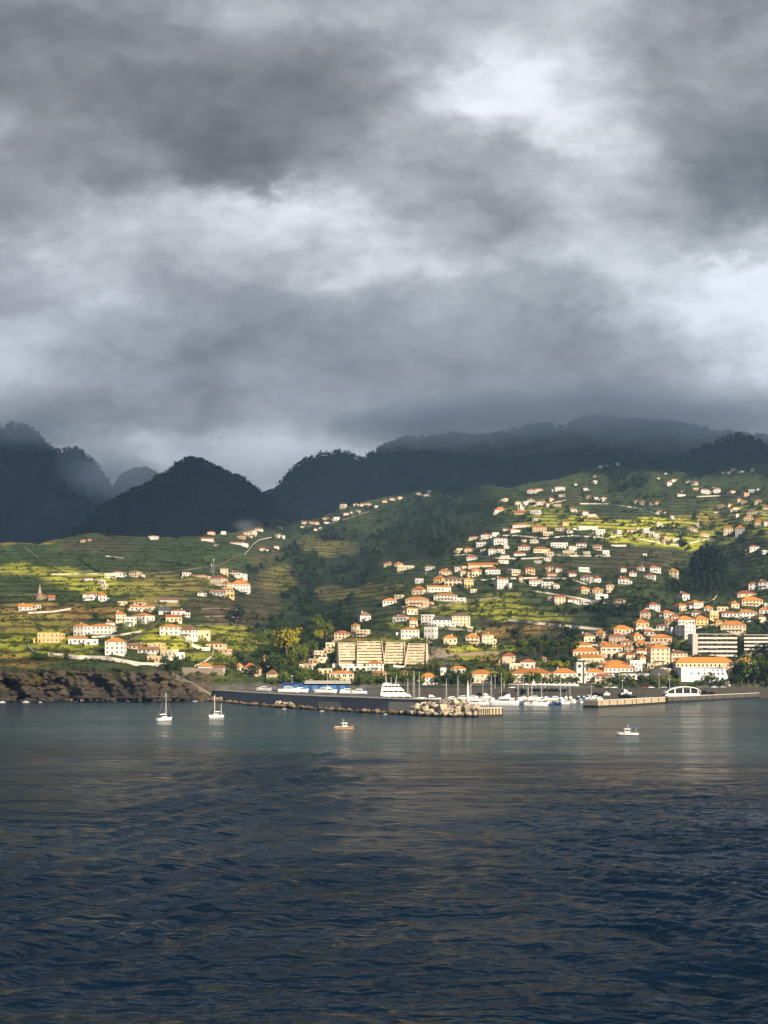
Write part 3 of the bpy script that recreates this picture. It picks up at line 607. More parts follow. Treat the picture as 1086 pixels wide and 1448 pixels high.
    if win and h >= 4 and W > 3.5:
        fh = Hh/nst; n = max(2, min(int(Wr/2.7), 14)); ww = min(1.15, Wr/n*.5); wh = min(1.5, fh*.5)
        if arch: n = max(3, min(int(Wr/3.4), 12)); ww = Wr/n*.62
        skip = random.random() < .25
        di = random.randrange(n) if (not arch and h >= 6) else -1
        for s in range(nst):
            for q in range(n):
                x = -hw+(q+.5)*Wr/n
                if s == 0 and q == di: put('door', DOOR, root, (x, 0, 0), (1.05, 1, 2.1)); continue
                if arch and s == 0: put('arch_window', ARCH, root, (x, 0, .2), (ww, 1, fh*.72)); continue
                if skip and random.random() < .2: continue
                f = put('window', WIN, root, (x, 0, s*fh+fh*.32), (ww, 1, wh))
                if h >= 9:
                    e = bpy.data.objects.new('window_frame', WFR); COL.objects.link(e); e.parent = f
        for sd in (-1, 1):                                              # the gable sides
            for s in range(nst):
                for q in range(2 if dep > 6 else 1):
                    y = dep*(q+.5)/(2 if dep > 6 else 1)
                    put('window', WIN, root, (sd*hw, y, s*fh+fh*.32), (ww, 1, wh), R(90)*sd)
    look = WNAME[wc]+(' %s' % {1: 'one-storey', 2: 'two-storey', 3: 'three-storey', 4: 'four-storey', 5: 'five-storey', 6: 'six-storey'}.get(nst, 'tall'))
    look2 = 'flat roof' if roof == 'F' else '%s %s roof' % (RNAME[rc], {'H': 'hipped', 'G': 'gabled', 'X': 'gabled'}[roof])
    HOUSES.append(dict(o=root, look=look, look2=look2, px=px, py=py, w=w, kind=name.replace('_', ' ')))
    return root
_U = ['','first','second','third','fourth','fifth','sixth','seventh','eighth','ninth','tenth','eleventh','twelfth','thirteenth','fourteenth','fifteenth','sixteenth','seventeenth','eighteenth','nineteenth']
_T = {2: ('twentieth','twenty'), 3: ('thirtieth','thirty'), 4: ('fortieth','forty'), 5: ('fiftieth','fifty')}
def nth(k): return _U[k] if k < 20 else (_T[k//10][0] if k % 10 == 0 else _T[k//10][1]+'-'+_U[k % 10])
def ordinal(i, n):
    if n == 1: return 'the only one'
    if i == 0: return 'leftmost'
    if i == n-1: return 'rightmost'
    return nth(i+1)+' from left'
def row(place, items, cat='house', defaults=None):
    """one stretch of houses that reads as a row; each is named by its look and by its place in the row"""
    got = []
    for it in sorted(items, key=lambda q: q[0]):
        kw = dict(defaults or {}); a = list(it)
        if isinstance(a[-1], dict): kw.update(a.pop())
        keys = ('px','py','w','h','roof','rh','wc','rc'); 
        for kx, vx in zip(keys, a): kw[kx] = vx
        px, py, w, h = kw.pop('px'), kw.pop('py'), kw.pop('w'), kw.pop('h')
        house(px, py, w, h, **kw); got.append(HOUSES[-1])
    for i, g in enumerate(got):
        lk = g['look']+' '+g['kind']+' with '+g['look2']
        lb = '%s, %s %s' % (lk, ordinal(i, len(got)), place)
        if len(lb.split()) > 16: lb = '%s, %s %s' % (g['look']+' '+g['kind'], ordinal(i, len(got)), place)
        tag(g['o'], lb, cat, 'houses '+place)
H = 'H'; Fl = 'F'; G = 'G'; X = 'X'
# ------------------------------------------------------------------ west headland
row('along the top edge of vineyard plateau', [(116,767,7,3,G,2,'c','r'),(126,765,4,2,G,2,'c','r'),(217,763,14,5,H,2,'w','r'),(298,756,10,4,H,2,'c','r'),(316,756,7,4,Fl,1,'w')])
row('under the plateau crest near the smoke', [(293,765,18,3,G,3,'w','r'),(306,773,6,2,Fl,1),(335,770,20,3,G,2,'w','r'),(340,762,12,4,H,2,'p','r'),(350,758,12,5,H,2,'w','r'),(358,757,9,6,X,2,'w','r'),(366,751,14,3,H,3,'w','r')])
row('in the gully east of vineyards', [(371,780,8,4,G,2),(377,781,6,3,Fl,1),(391,776,9,3,H,2,'w','r'),(391,760,8,4,G,1),(399,761,5,3,Fl,1),(394,747,7,2,H,2,'w','r'),(428,747,6,2,Fl,1)])
row('on the lane below the vineyards', [(123,821,19,3,G,1.5,'w','r'),(141,825,9,4,Fl,1),(146,833,9,7,Fl,1,'c'),(156,818,19,5,Fl,1,'c'),(167,816,13,7,H,3,'w','r'),(188,816,17,7,H,3,'c','b'),(199,817,6,4,Fl,1),(264,815,15,5,H,2,'w','r'),(281,816,20,2,Fl,.5,'p','r')])
row('around the ridge hamlet beside the mast', [(317,813,12,9,H,2,'c','r'),(331,815,20,5,H,3,'w','r'),(305,827,24,10,H,5,'c','o'),(315,832,20,7,H,4,'c','o'),(339,836,26,9,H,7,'w','o'),(286,843,17,4,H,3,'w','b'),(306,842,20,5,G,4,'g','b'),(323,844,15,10,H,3,'y','o',dict(arch=True))])
row('in the fields by the little church', [(36,863,22,5,G,5,'w','o'),(54,861,10,6,H,2,'w','o'),(73,849,12,4,G,4,'s','r'),(127,849,21,8,H,3,'w','o'),(145,850,15,8,H,6,'w','o'),(173,856,14,5,Fl,1,'w')])
row('in the upper white hamlet', [(193,856,20,5,H,2,'c','o'),(193,864,20,6,G,3,'w','o'),(209,864,15,7,H,3,'w','o'),(232,869,18,5,G,6,'g','d'),(238,852,26,4,G,4,'g','b'),(252,871,22,7,H,3,'w','r'),(265,873,8,6,Fl,1)])
row('in the middle of white hamlet', [(171,881,18,12,H,5,'w','o'),(156,889,16,8,H,4,'w','o'),(141,897,36,11,H,4,'w','o'),(111,899,22,13,H,5,'w','o'),(196,879,30,9,H,4,'w','o'),(184,886,13,12,Fl,1,'w'),(246,880,26,8,G,4,'c','o'),(239,898,30,12,H,4,'w','o'),(263,902,24,11,H,8,'w','o'),(286,902,22,9,Fl,2,'c')])
row('above the coastal road', [(68,909,32,12,Fl,1,'y'),(109,911,26,8,G,3,'w','o'),(130,912,20,7,Fl,1,'w'),(162,926,28,17,H,6,'w','o',dict(st=3,rot=4)),(190,918,24,5,G,4,'c','o'),(219,921,22,10,Fl,1,'y'),(207,924,30,5,G,5,'w','b'),(217,935,18,7,Fl,1,'p'),(235,929,24,9,Fl,1,'c'),(255,932,16,9,Fl,1,'w'),(303,917,28,7,H,2,'c','o'),(316,924,18,5,Fl,1,'p')])
row('on the cliff by stone terrace', [(290,951,20,8,H,5,'w','o',dict(rot=3)),(309,953,18,9,G,3,'w','o',dict(rot=3))])
row('between the cliff and boatyard', [(340,948,12,5,H,6,'w','o'),(354,953,20,8,H,7,'w','o'),(363,954,12,7,H,4,'c','o'),(374,945,7,8,Fl,1,'p'),(380,935,18,6,G,4,'p','o'),(383,962,16,9,H,6,'c','o'),(387,919,14,3,H,2,'c','b')])
# ------------------------------------------------------------------ ridge village and upper slopes
row('along the dark middle ridge', [(430,742,9,4,G,2),(440,742,8,3,H,2,'w','r'),(447,742,9,3,H,2,'w','r'),(446,750,6,2,G,2,'w','r'),(454,749,8,3,Fl,1),(459,736,10,4,H,2,'c','r'),(462,742,10,3,Fl,1),(476,736,9,4,Fl,1),(484,719,10,5,Fl,1,'c'),(490,729,9,3,H,2,'w','r'),(498,727,6,3,G,1),(506,725,6,3,G,1),(503,715,8,2,H,2,'w','r'),(512,716,8,3,H,2,'w','r'),(520,715,10,3,H,2,'c','r'),(532,718,7,2,Fl,1)])
row('at the east end of dark ridge', [(545,711,9,3,H,2,'w','r'),(555,708,9,3,G,2),(566,706,8,3,H,2,'c','r'),(590,700,8,3,G,2),(602,702,9,3,H,2,'w','r'),(608,697,6,3,Fl,1)])
row('on the topmost hill under cloud', [(873,659,6,4,Fl,1),(850,662,5,3,Fl,1),(858,661,6,3,G,1),(841,676,6,3,G,1),(842,684,8,4,H,1.5,'w','r'),(828,694,7,4,H,1.5),(815,687,7,2,Fl,1),(932,678,6,3,G,1),(941,671,5,2,Fl,1),(954,681,8,3,H,2,'c','r'),(947,687,11,5,H,3,'w','r'),(972,683,7,3,H,1.5,'g','b'),(982,685,12,3,H,2,'p','b')])
row('on the high slope below topmost hill', [(832,706,8,4,H,2,'c','r'),(842,706,9,3,G,1),(854,708,8,4,H,2,'w','r'),(899,713,6,4,G,2,'w','r'),(907,713,8,4,H,2,'w','r'),(922,715,8,4,G,2,'w','r'),(929,714,9,4,H,2,'p','r'),(933,726,8,3,H,2),(940,727,6,3,G,1,'c'),(951,734,8,4,H,2,'w'),(964,702,15,3,G,2,'w','r'),(966,697,6,3,G,1),(984,693,8,2,Fl,1),(997,698,12,6,H,2,'w','r',dict(st=2)),(1013,697,13,6,H,3,'w','r'),(1037,697,11,3,H,2,'c','r')])
row('on the far right skyline slope', [(1021,670,7,3,H,1,'w','r'),(1031,670,6,3,G,1),(1037,666,7,3,H,2,'w','r'),(1050,668,9,2,G,1),(1064,666,5,2,Fl,1),(1056,702,11,5,H,2,'p','r'),(1063,697,10,4,Fl,1,'g'),(1073,694,6,2,Fl,1,'g')])
row('on the sunlit right shoulder', [(1046,710,8,4,H,3,'w','o'),(1052,713,10,4,H,2,'c','o'),(1072,712,11,4,H,2,'c','o'),(1020,719,12,5,H,2,'c','o'),(1033,716,8,3,H,2,'c','r'),(1041,723,10,5,H,2,'c','o'),(1043,731,7,3,Fl,1,'w'),(1082,721,10,4,H,3,'w','o'),(1063,729,16,6,H,4,'c','o'),(1058,737,15,5,H,3,'c','o'),(1073,744,13,6,H,5,'w','o'),(1083,744,8,6,G,2,'w')])
row('around the hilltop church', [(751,698,13,5,H,3,'w','r'),(762,695,12,3,H,2,'c','o'),(792,694,14,5,H,2,'w','r'),(795,703,12,4,H,1.5,'w'),(716,709,12,4,H,1.5,'w'),(707,712,7,2,H,3,'w','r'),(733,714,10,4,H,2,'c','o'),(750,711,12,4,H,3,'w','o'),(744,714,10,4,Fl,1,'w'),(764,712,14,4,H,3,'w','b'),(780,709,9,4,H,2,'c','o')])
row('just below the hilltop church', [(707,724,16,3,H,5,'w','o'),(734,727,18,2,G,4,'p','r'),(756,727,16,5,Fl,1,'w'),(758,737,10,4,H,1.5,'w'),(775,717,8,4,G,2,'w'),(787,716,13,3,G,1.5,'w'),(759,714,12,3,Fl,1,'w'),(811,724,12,4,H,4,'w','r')])
row('along the bright yellow-green band', [(800,743,14,4,H,2,'c','o'),(828,729,13,5,H,2,'w','r'),(837,731,12,3,Fl,1,'c'),(832,749,30,4,Fl,1,'w'),(849,757,14,7,Fl,1,'w'),(876,755,10,6,H,1.5,'w'),(893,753,14,4,G,2,'w'),(899,752,7,5,Fl,1,'c'),(914,753,10,5,Fl,1,'w'),(921,758,9,5,Fl,1,'w'),(928,762,9,6,Fl,1,'w'),(932,744,10,3,Fl,1,'w'),(943,767,12,7,Fl,1,'w'),(959,768,15,5,Fl,1,'w'),(909,755,5,3,Fl,1,'w')])
row('between the bright band and dark pines', [(977,750,12,4,H,2,'c','o'),(986,746,6,5,Fl,1,'w'),(997,759,18,4,H,3,'c','o'),(1030,754,14,7,H,4,'c','o'),(1046,757,16,11,H,5,'w','o'),(1059,781,10,4,H,2,'p','r'),(1067,779,14,6,H,3,'w','r'),(1082,783,9,4,Fl,1)])
# ------------------------------------------------------------------ the big right-hand slope
row('in the upper right-hill village', [(716,752,11,4,H,2,'w','r'),(729,753,20,4,H,3,'w','o'),(737,746,26,4,H,3,'w','o'),(763,752,22,7,H,4,'w','o'),(775,758,16,5,Fl,1,'c'),(791,751,15,5,G,1.5,'c','r'),(806,754,14,4,H,2,'w','r'),(670,763,17,4,H,2,'c','o'),(688,762,17,6,H,3,'w','r'),(701,759,10,5,Fl,1,'w'),(708,770,21,8,H,2,'w','r',dict(st=2)),(680,773,16,5,Fl,1,'w'),(741,767,8,4,G,1,'w'),(754,768,11,5,H,1.5,'w')])
row('along the village second street', [(650,782,11,6,Fl,1,'w'),(663,781,15,5,H,3,'w','r'),(682,780,8,4,G,1),(696,784,12,7,H,2,'w','r'),(708,782,12,5,H,2,'w','r'),(716,776,11,5,H,1.5,'w','r'),(741,778,18,5,H,4,'w','r'),(735,786,18,3,H,4,'w','r'),(766,782,24,6,H,4,'c','r'),(776,786,14,5,Fl,1,'c'),(791,775,24,7,Fl,1,'w'),(810,777,17,5,H,2,'w','r'),(822,775,16,6,G,2,'w','r'),(803,783,18,4,Fl,1,'c'),(844,778,14,7,H,2,'w','r'),(829,784,11,3,Fl,1),(857,784,13,5,Fl,1,'w'),(875,773,22,3,G,2,'w','b')])
row('in the orange-roofed cluster', [(548,801,13,4,H,3,'c','o'),(562,801,13,4,H,3,'c','o'),(574,806,26,5,Fl,1,'c'),(608,806,14,5,H,2,'g','r'),(630,813,20,5,H,5,'c','o'),(647,808,11,6,G,2,'g','b'),(683,802,42,3,G,4,'c','o'),(674,815,18,8,H,5,'c','o',dict(arch=True)),(697,812,22,6,H,4,'w','o'),(656,814,13,6,H,3,'c','o'),(667,792,16,4,H,4,'w','r'),(713,789,14,4,H,3,'w','o'),(712,797,18,5,H,2,'w','o')])
row('below the orange-roofed cluster', [(593,825,14,6,Fl,1,'g'),(619,824,18,6,H,5,'y','o'),(640,828,25,8,H,5,'c','o',dict(arch=True)),(663,831,16,11,H,3,'y','o',dict(arch=True)),(670,838,13,4,Fl,1,'w'),(590,841,21,8,H,6,'c','o'),(621,837,36,7,G,3,'w','o'),(711,832,20,13,H,4,'w','o',dict(st=3)),(630,850,34,8,H,4,'w','o')])
row('at the valley edge of right hill', [(551,855,20,6,H,4,'w','o'),(563,847,14,5,Fl,1,'w'),(589,857,34,9,H,4,'p','o'),(583,868,21,7,H,2,'c','o'),(565,879,24,7,H,3,'g','r'),(585,887,15,10,H,5,'w','r')])
row('on the shaded middle slope', [(730,814,20,8,G,2,'c','w'),(750,812,15,7,H,3,'w','r'),(777,809,13,7,H,2,'c','r'),(780,815,16,4,G,2,'w','r'),(790,809,13,5,H,1.5,'w'),(810,815,16,3,G,3,'w','r'),(826,808,20,5,Fl,1,'w'),(828,823,19,7,H,3,'w','r'),(846,824,12,6,H,4,'w','r'),(760,796,12,4,H,1.5,'w'),(774,793,12,5,H,2,'w','r'),(737,823,9,6,X,3,'c','r')])
row('on the terraced slope under them', [(758,829,20,8,H,3,'w','o'),(774,832,18,8,Fl,1,'w'),(787,833,14,6,H,3,'w','o'),(828,840,17,7,H,4,'c','o'),(845,840,16,6,H,4,'c','o'),(851,847,24,6,Fl,1,'w'),(863,838,12,10,H,2,'c','o'),(778,850,10,6,H,2,'w','o'),(792,854,16,10,H,4,'c','o'),(811,852,17,4,H,3,'w','o'),(828,855,16,5,Fl,1,'w'),(875,853,18,4,H,3,'c','o'),(722,833,6,8,Fl,1)])
row('west of the dark pine grove', [(882,809,12,5,H,2,'w','r'),(895,815,12,5,H,3,'w','r'),(882,826,16,7,H,4,'w','r'),(905,807,12,5,H,3,'w','r'),(918,819,18,6,H,3,'w','r'),(927,810,18,7,H,4,'w','r'),(952,816,15,8,H,4,'c','o'),(912,787,9,3,Fl,1)])
row('under the dark pine grove', [(926,864,18,8,H,4,'w','r'),(970,849,16,8,H,4,'w','r'),(966,864,18,8,H,4,'w','o'),(988,860,24,7,H,5,'w','o'),(946,873,22,6,H,5,'w','o'),(912,875,17,9,H,5,'c','o'),(1065,834,14,9,H,3,'w','o'),(1079,833,16,10,H,4,'w','o'),(1056,844,26,5,H,5,'c','r'),(1064,857,30,8,H,6,'c','o'),(1083,861,6,8,Fl,1)])
row('on the sunlit upper town terraces', [(909,887,22,6,H,6,'p','o'),(936,890,20,5,H,3,'w','r'),(955,897,18,10,Fl,1,'w'),(976,903,26,17,Fl,1,'w',dict(st=3)),(971,884,26,7,H,6,'w','o'),(993,884,20,9,H,5,'y','o'),(1010,876,22,12,Fl,1,'y'),(1034,873,28,6,H,4,'w','o'),(1058,875,26,9,H,5,'w','o'),(1037,896,37,11,H,7,'c','o',dict(rot=-8))])
# ------------------------------------------------------------------ town above the marina
row('above the grand terraced hotel', [(580,903,27,13,H,4,'w','o',dict(st=2,rot=3)),(603,885,20,14,Fl,1,'w'),(607,904,20,16,Fl,2,'w',dict(st=2)),(625,886,26,9,G,5,'w','d',dict(rot=4)),(652,885,28,13,H,5,'c','o',dict(rot=6)),(637,910,22,7,H,5,'c','o'),(668,910,21,8,H,6,'c','o'),(690,912,20,15,H,3,'w','o',dict(st=3))])
row('on the hotel hill facing the valley', [(517,878,18,8,H,6,'w','b'),(501,894,12,10,H,3,'c','o'),(511,900,20,8,Fl,1,'c'),(483,904,22,8,H,4,'c','o'),(467,916,14,6,Fl,1,'c')])
row('at the foot of terraced hotel', [(435,947,19,8,Fl,1,'c','r'),(460,953,22,7,Fl,1,'c'),(483,966,36,13,H,4,'c','o',dict(arch=True,rot=4)),(501,949,38,6,Fl,1,'w',dict(arch=True)),(530,949,26,11,H,4,'w','o',dict(rot=3)),(534,958,24,6,H,4,'c','o'),(571,955,12,4,H,4,'c','o'),(607,968,25,10,H,6,'w','o',dict(rot=6)),(627,954,13,8,Fl,1,'w'),(648,953,22,8,H,4,'w','o'),(682,966,32,14,H,6,'c','o',dict(rot=2))])
row('on the west side of harbour square', [(719,940,20,12,H,5,'c','o'),(728,947,24,8,Fl,1,'c'),(746,945,24,9,H,4,'w','o'),(769,936,8,5,H,3,'w','o')])
row('along the marina promenade', [(752,966,57,15,H,7,'c','o',dict(rot=-1,dep=12,st=2)),(799,966,34,13,H,7,'w','o',dict(rot=0,dep=12,st=2)),(842,964,28,13,H,5,'w','o',dict(rot=0,st=2)),(853,968,24,11,H,5,'c','r',dict(rot=-3,arch=True,st=2))])
row('in the old-town hill stack', [(834,908,25,8,H,6,'c','o'),(826,919,31,7,H,5,'c','o'),(831,928,42,7,H,6,'c','o',dict(rot=2)),(835,939,38,9,H,5,'c','o',dict(rot=2)),(872,910,26,10,H,5,'p','o'),(882,896,30,6,H,6,'c','o'),(889,914,24,5,H,4,'c','o'),(865,930,32,14,H,5,'c','o',dict(arch=True,rot=2)),(888,923,14,10,X,3,'w','o'),(892,933,20,7,H,5,'c','o'),(907,914,16,5,H,5,'p','o'),(908,929,20,8,H,4,'c','o'),(935,909,32,8,H,5,'p','o')])
row('behind the dark harbour hall', [(873,943,36,4,H,6,'c','o'),(875,957,42,12,H,6,'w','o',dict(rot=2,st=2)),(902,944,24,9,Fl,1,'w'),(934,940,28,22,H,6,'c','o',dict(st=4,rot=2)),(961,936,24,12,H,5,'c','o',dict(rot=4)),(897,961,44,8,H,3,'w','d',dict(rot=0,st=1,dep=9))])

row('packed between the old-town stacks', [(848,903,14,7,H,5,'c','o'),(855,918,16,7,H,4,'p','o'),(903,905,16,6,H,5,'c','o'),(921,923,18,8,H,5,'c','o'),(918,899,14,6,H,4,'w','o'),(878,921,16,6,G,4,'c','o'),(848,934,14,7,Fl,1,'p'),(912,938,16,8,H,4,'c','o'),(850,946,18,6,H,4,'w','o'),(903,950,14,7,Fl,1,'w'),(886,947,14,6,H,4,'c','o'),(920,946,12,7,Fl,1,'c'),(880,932,12,8,H,3,'c','o')])
row('scattered above the apartment block', [(945,884,12,6,H,4,'w','o'),(1018,886,14,6,H,4,'c','o'),(1002,866,14,6,H,4,'w','o'),(1022,864,16,5,Fl,1,'c'),(1040,860,14,6,H,4,'c','o'),(1078,880,18,8,H,5,'c','o'),(1080,868,14,6,H,4,'w','o'),(955,878,12,6,H,4,'c','r'),(985,872,14,6,H,4,'w','o')])
# ------------------------------------------------------------------ landmark buildings
CONC = plain('weathered_concrete', (.30,.27,.22), .95, .3, .35, bump=.1); DCONC = plain('dark_concrete', (.22,.21,.20), .95, .35, .3, bump=.15)
TANC = plain('tan_concrete', (.36,.29,.20), .95, .3, .4, bump=.15); WHITE = WALL['w']; CREAM = WALL['c']; SHADEW = plain('shaded_recess_wall', (.30,.26,.20), .85, .15)  # SHADEW: recess walls coloured darker for the shade behind the balconies
RAIL = plain('metal_rail', (.5,.5,.5), .4, .1, metal=.6); SLATE = ROOF['d']; BLUE = plain('blue_cladding', (.02,.075,.23), .6, .25, .4); BLUEP = plain('blue_paint', (.03,.12,.34), .5, .15)
AWN = plain('faded_awning', (.40,.20,.10), .85, .2); WCANV_ = plain('pale_awning', (.55,.50,.42), .85, .15)
def slabs(name, place_px, py, w, top, nfl, setback, dep, label, d=None, rot=0.0, fins=True, wallm=None, balm=None, bays=6, endwall=None, cat='hotel', taper=0.0):
    """a block of stacked balconied storeys, each storey set back from the one below"""
    dd = float(depth(place_px, py)) if d is None else d
    k = dd/F; W = w*k; Hh = (py-top)*k; fh = Hh/nfl
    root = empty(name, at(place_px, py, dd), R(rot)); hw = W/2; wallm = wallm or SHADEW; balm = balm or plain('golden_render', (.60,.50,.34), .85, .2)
    for s in range(nfl):
        y0 = s*setback; z = s*fh; hs = hw*(1-taper*s)
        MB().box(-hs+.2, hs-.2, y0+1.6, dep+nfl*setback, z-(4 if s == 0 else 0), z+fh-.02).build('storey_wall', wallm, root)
        MB().box(-hs, hs, y0-.02, y0+setback+1.7, z-.22, z).box(-hs, hs, y0-.05, y0+.1, z, z+1.12).build('balcony', balm, root)
        for q in range(bays):
            x0 = -hs+(q+random.uniform(.02, .08))*2*hs/bays; x1 = -hs+(q+random.uniform(.90, .99))*2*hs/bays
            put('window', WIN, root, ((x0+x1)/2, y0+1.6, z+.1), (x1-x0, 1, fh*random.uniform(.74, .82)))
            if q % 2 == 0 and q: MB().box(-hs+q*2*hs/bays-.07, -hs+q*2*hs/bays+.07, y0+.9, y0+1.62, z, z+fh-.22).build('balcony_divider', balm, root)
            if random.random() < .3: MB().add([(x0, y0+1.55, z+fh-.35), (x1, y0+1.55, z+fh-.35), (x1, y0+.25, z+fh-.75), (x0, y0+.25, z+fh-.75), (x0, y0+1.55, z+fh-.30), (x1, y0+1.55, z+fh-.30), (x1, y0+.25, z+fh-.70), (x0, y0+.25, z+fh-.70)], [(0,1,2,3),(7,6,5,4),(0,4,5,1),(1,5,6,2),(2,6,7,3),(3,7,4,0)]).build('awning', random.choice((WCANV_, AWN)), root)
    zt = nfl*fh
    ht = hw*(1-taper*(nfl-1)); MB().box(-ht-.1, ht+.1, nfl*setback-.1, dep+nfl*setback+.2, zt-.02, zt+.35).build('roof', balm, root)
    if fins:
        for sg in (-1, 1):
            b = MB(); y1 = dep+nfl*setback; xa = sg*(hw+.4); xt = sg*(ht+.4); e = .2
            ring_ = [(xa,-1.6,-4),(xa,y1,-4),(xt,y1,zt+.5),(xt,nfl*setback-1.0,zt+.5),(xa-(xa-xt)*.1,-1.6,1.5)]
            vs = [(x-e, y, z) for x, y, z in ring_]+[(x+e, y, z) for x, y, z in ring_]
            b.add(vs, [(0,1,2,3,4),(9,8,7,6,5),(0,5,6,1),(1,6,7,2),(2,7,8,3),(3,8,9,4),(4,9,5,0)])
            b.build('party_wall', balm, root)
    if endwall:
        MB().box(-hw-2.6*endwall, -hw-.36, -.2, dep+1, -4, zt+.5).build('end_wall', plain('shaded_end_wall', (.47,.43,.40), .85), root)  # greyer end wall: its weaker sunlight is put into the colour
        for s in range(nfl): put('window', WIN, root, (-hw-2.6*endwall, dep*.5, s*fh+.8), (1.0, 1, 1.3), -R(90))
    tag(root, label, cat, 'balconied blocks'); return root
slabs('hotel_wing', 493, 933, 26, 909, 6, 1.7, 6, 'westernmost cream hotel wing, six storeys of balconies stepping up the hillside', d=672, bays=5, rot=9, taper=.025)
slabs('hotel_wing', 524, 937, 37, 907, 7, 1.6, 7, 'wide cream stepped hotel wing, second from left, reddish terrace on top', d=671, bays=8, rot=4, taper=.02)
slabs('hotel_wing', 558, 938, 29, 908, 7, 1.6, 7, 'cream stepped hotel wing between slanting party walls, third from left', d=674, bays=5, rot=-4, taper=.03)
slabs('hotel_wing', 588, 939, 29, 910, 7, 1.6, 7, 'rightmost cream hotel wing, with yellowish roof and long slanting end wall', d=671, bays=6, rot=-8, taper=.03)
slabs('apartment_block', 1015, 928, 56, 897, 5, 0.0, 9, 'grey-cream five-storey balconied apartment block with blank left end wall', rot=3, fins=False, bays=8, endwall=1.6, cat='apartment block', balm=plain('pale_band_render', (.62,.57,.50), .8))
slabs('apartment_block', 1086, 919, 66, 898, 4, 0.0, 9, 'rightmost grey-cream apartment block, four balconied storeys behind dark pines', rot=-3, fins=False, bays=9, cat='apartment block', balm=plain('pale_band_render', (.62,.57,.50), .8), d=float(depth(1015, 928))+4)
row('in the stepped villas left of hotel', [(450,931,14,10,Fl,1,'c','o'),(443,939,18,7,Fl,1,'c','o'),(458,937,18,8,Fl,1,'c','b'),(474,934,18,9,Fl,1,'c','b'),(463,924,14,6,Fl,1,'c'),(428,946,12,6,Fl,1,'c'),(478,943,14,5,Fl,1,'w'),(455,951,12,5,Fl,1,'w')])
# clock tower by the square
def clock_tower():
    d = float(depth(822, 966)); k = d/F; root = empty('clock_tower', at(822, 967, d)); w = 6.6*k; Hh = 31*k
    MB().box(-w, w, 0, 2*w, -4, Hh).build('tower_wall', WHITE, root)
    MB().box(-w-.35, w+.35, -.35, 2*w+.35, Hh+.003, Hh+.9).build('roof', SLATE, root)
    MB().box(.9, 2.0, -.10, 0, -2, Hh-.1).build('dark_stripe', plain('dark_stripe_render', (.06,.06,.065), .7), root)  # dark strip down the right part of the tower face
    for z in (Hh*.34, Hh*.74):
        for x in (-1.2, 2.6):
            f = put('window', WIN, root, (x*1.0, -.02, z), (1.9 if x < 0 else .7, 1, 2.1))
    tag(root, 'square white clock tower with dark flat cap and dark vertical stripe', 'tower')
clock_tower()
def bastion():
    k = 668/F; root = empty('fortress', at(997, 966, 668)); hw = 34*k; Hh = 22*k
    b = MB(); t = 1.6
    b.add([(-hw,0,-3),(hw+1.5,0,-3),(hw+1.5,14,-3),(-hw,14,-3),(-hw+.4,t*.5,Hh),(hw-2.2,t,Hh-.8),(hw-2.2,14,Hh-.8),(-hw+.4,14,Hh)], [(0,3,2,1),(4,5,6,7),(0,1,5,4),(1,2,6,5),(2,3,7,6),(3,0,4,7)])
    b.build('bastion_wall', plain('whitewashed_bastion', (.66,.66,.68), .9, .12, .2), root)
    for (x, z, s) in ((-.55,.62,1),(-.25,.62,1.2),(0,.63,1),(.24,.62,.9),(.4,.62,1),(.58,.62,1),(.76,.62,1),(0,.86,.8),(.36,.86,.8),(.56,.86,.8),(.74,.86,.8),(.38,.30,1),(.56,.30,1.2),(.74,.30,1.2)):
        y = t*z; put('window', WIN, root, (x*hw, y-.05, z*Hh-.6), (.9*s, 4, 1.1*s))
    MB().box(-hw-.2, hw-1, 1.4, 13, Hh+.01, Hh+.25).build('parapet', WHITE, root)
    tag(root, 'whitewashed sloping fortress bastion with small scattered dark windows by the quay', 'fortress')
    house(997, 945, 82, 8, 'H', 8, 'c', 'o', st=1, rot=0, dep=9, d=678, win=True); g = HOUSES[-1]
    tag(g['o'], 'long cream building with orange hipped roof on top of the white bastion', 'house')
    house(1056, 944, 30, 7, 'H', 8, 'w', 'o', st=1, rot=-6, d=690); tag(HOUSES[-1]['o'], 'white house with peaked orange roof half hidden right of the bastion', 'house')
    house(1028, 952, 20, 10, 'F', 1, 'p', 'o', st=2, rot=-8, d=676); tag(HOUSES[-1]['o'], 'peach flat-roofed wing tucked against the right end of bastion', 'house')
bastion()
def hall():
    d = 668; k = d/F; root = empty('harbour_hall', at(932, 962, d), R(-4)); hw = 13.5*k
    b = MB(); n = 9; y0, y1 = 0, 14
    arc = [(hw*math.cos(math.pi*(1-i/(n-1))), 3+5.2*math.sin(math.pi*(i/(n-1)))) for i in range(n)]
    MB().box(-hw+.2, hw-.2, .2, 14, -3, 3).build('wall', plain('dark_hall_wall', (.10,.095,.095), .8), root)
    v = [(x, -.4, z) for x, z in arc]+[(x, 14.4, z) for x, z in arc]
    b.add(v, [(i, i+1, n+i+1, n+i) for i in range(n-1)]+[tuple(range(n)), tuple(range(n, 2*n))[::-1], (0, n, 2*n-1, n-1)])
    b.build('curved_roof', plain('dark_metal_roof', (.075,.07,.072), .55, .25, .5), root)
    for i in range(5): put('window', WIN, root, ((i-2)*hw*.36, .2, .4), (1.4, 1, 2))
    tag(root, 'dark harbour hall with broad barrel-curved roof behind the quay trees', 'hall')
hall()
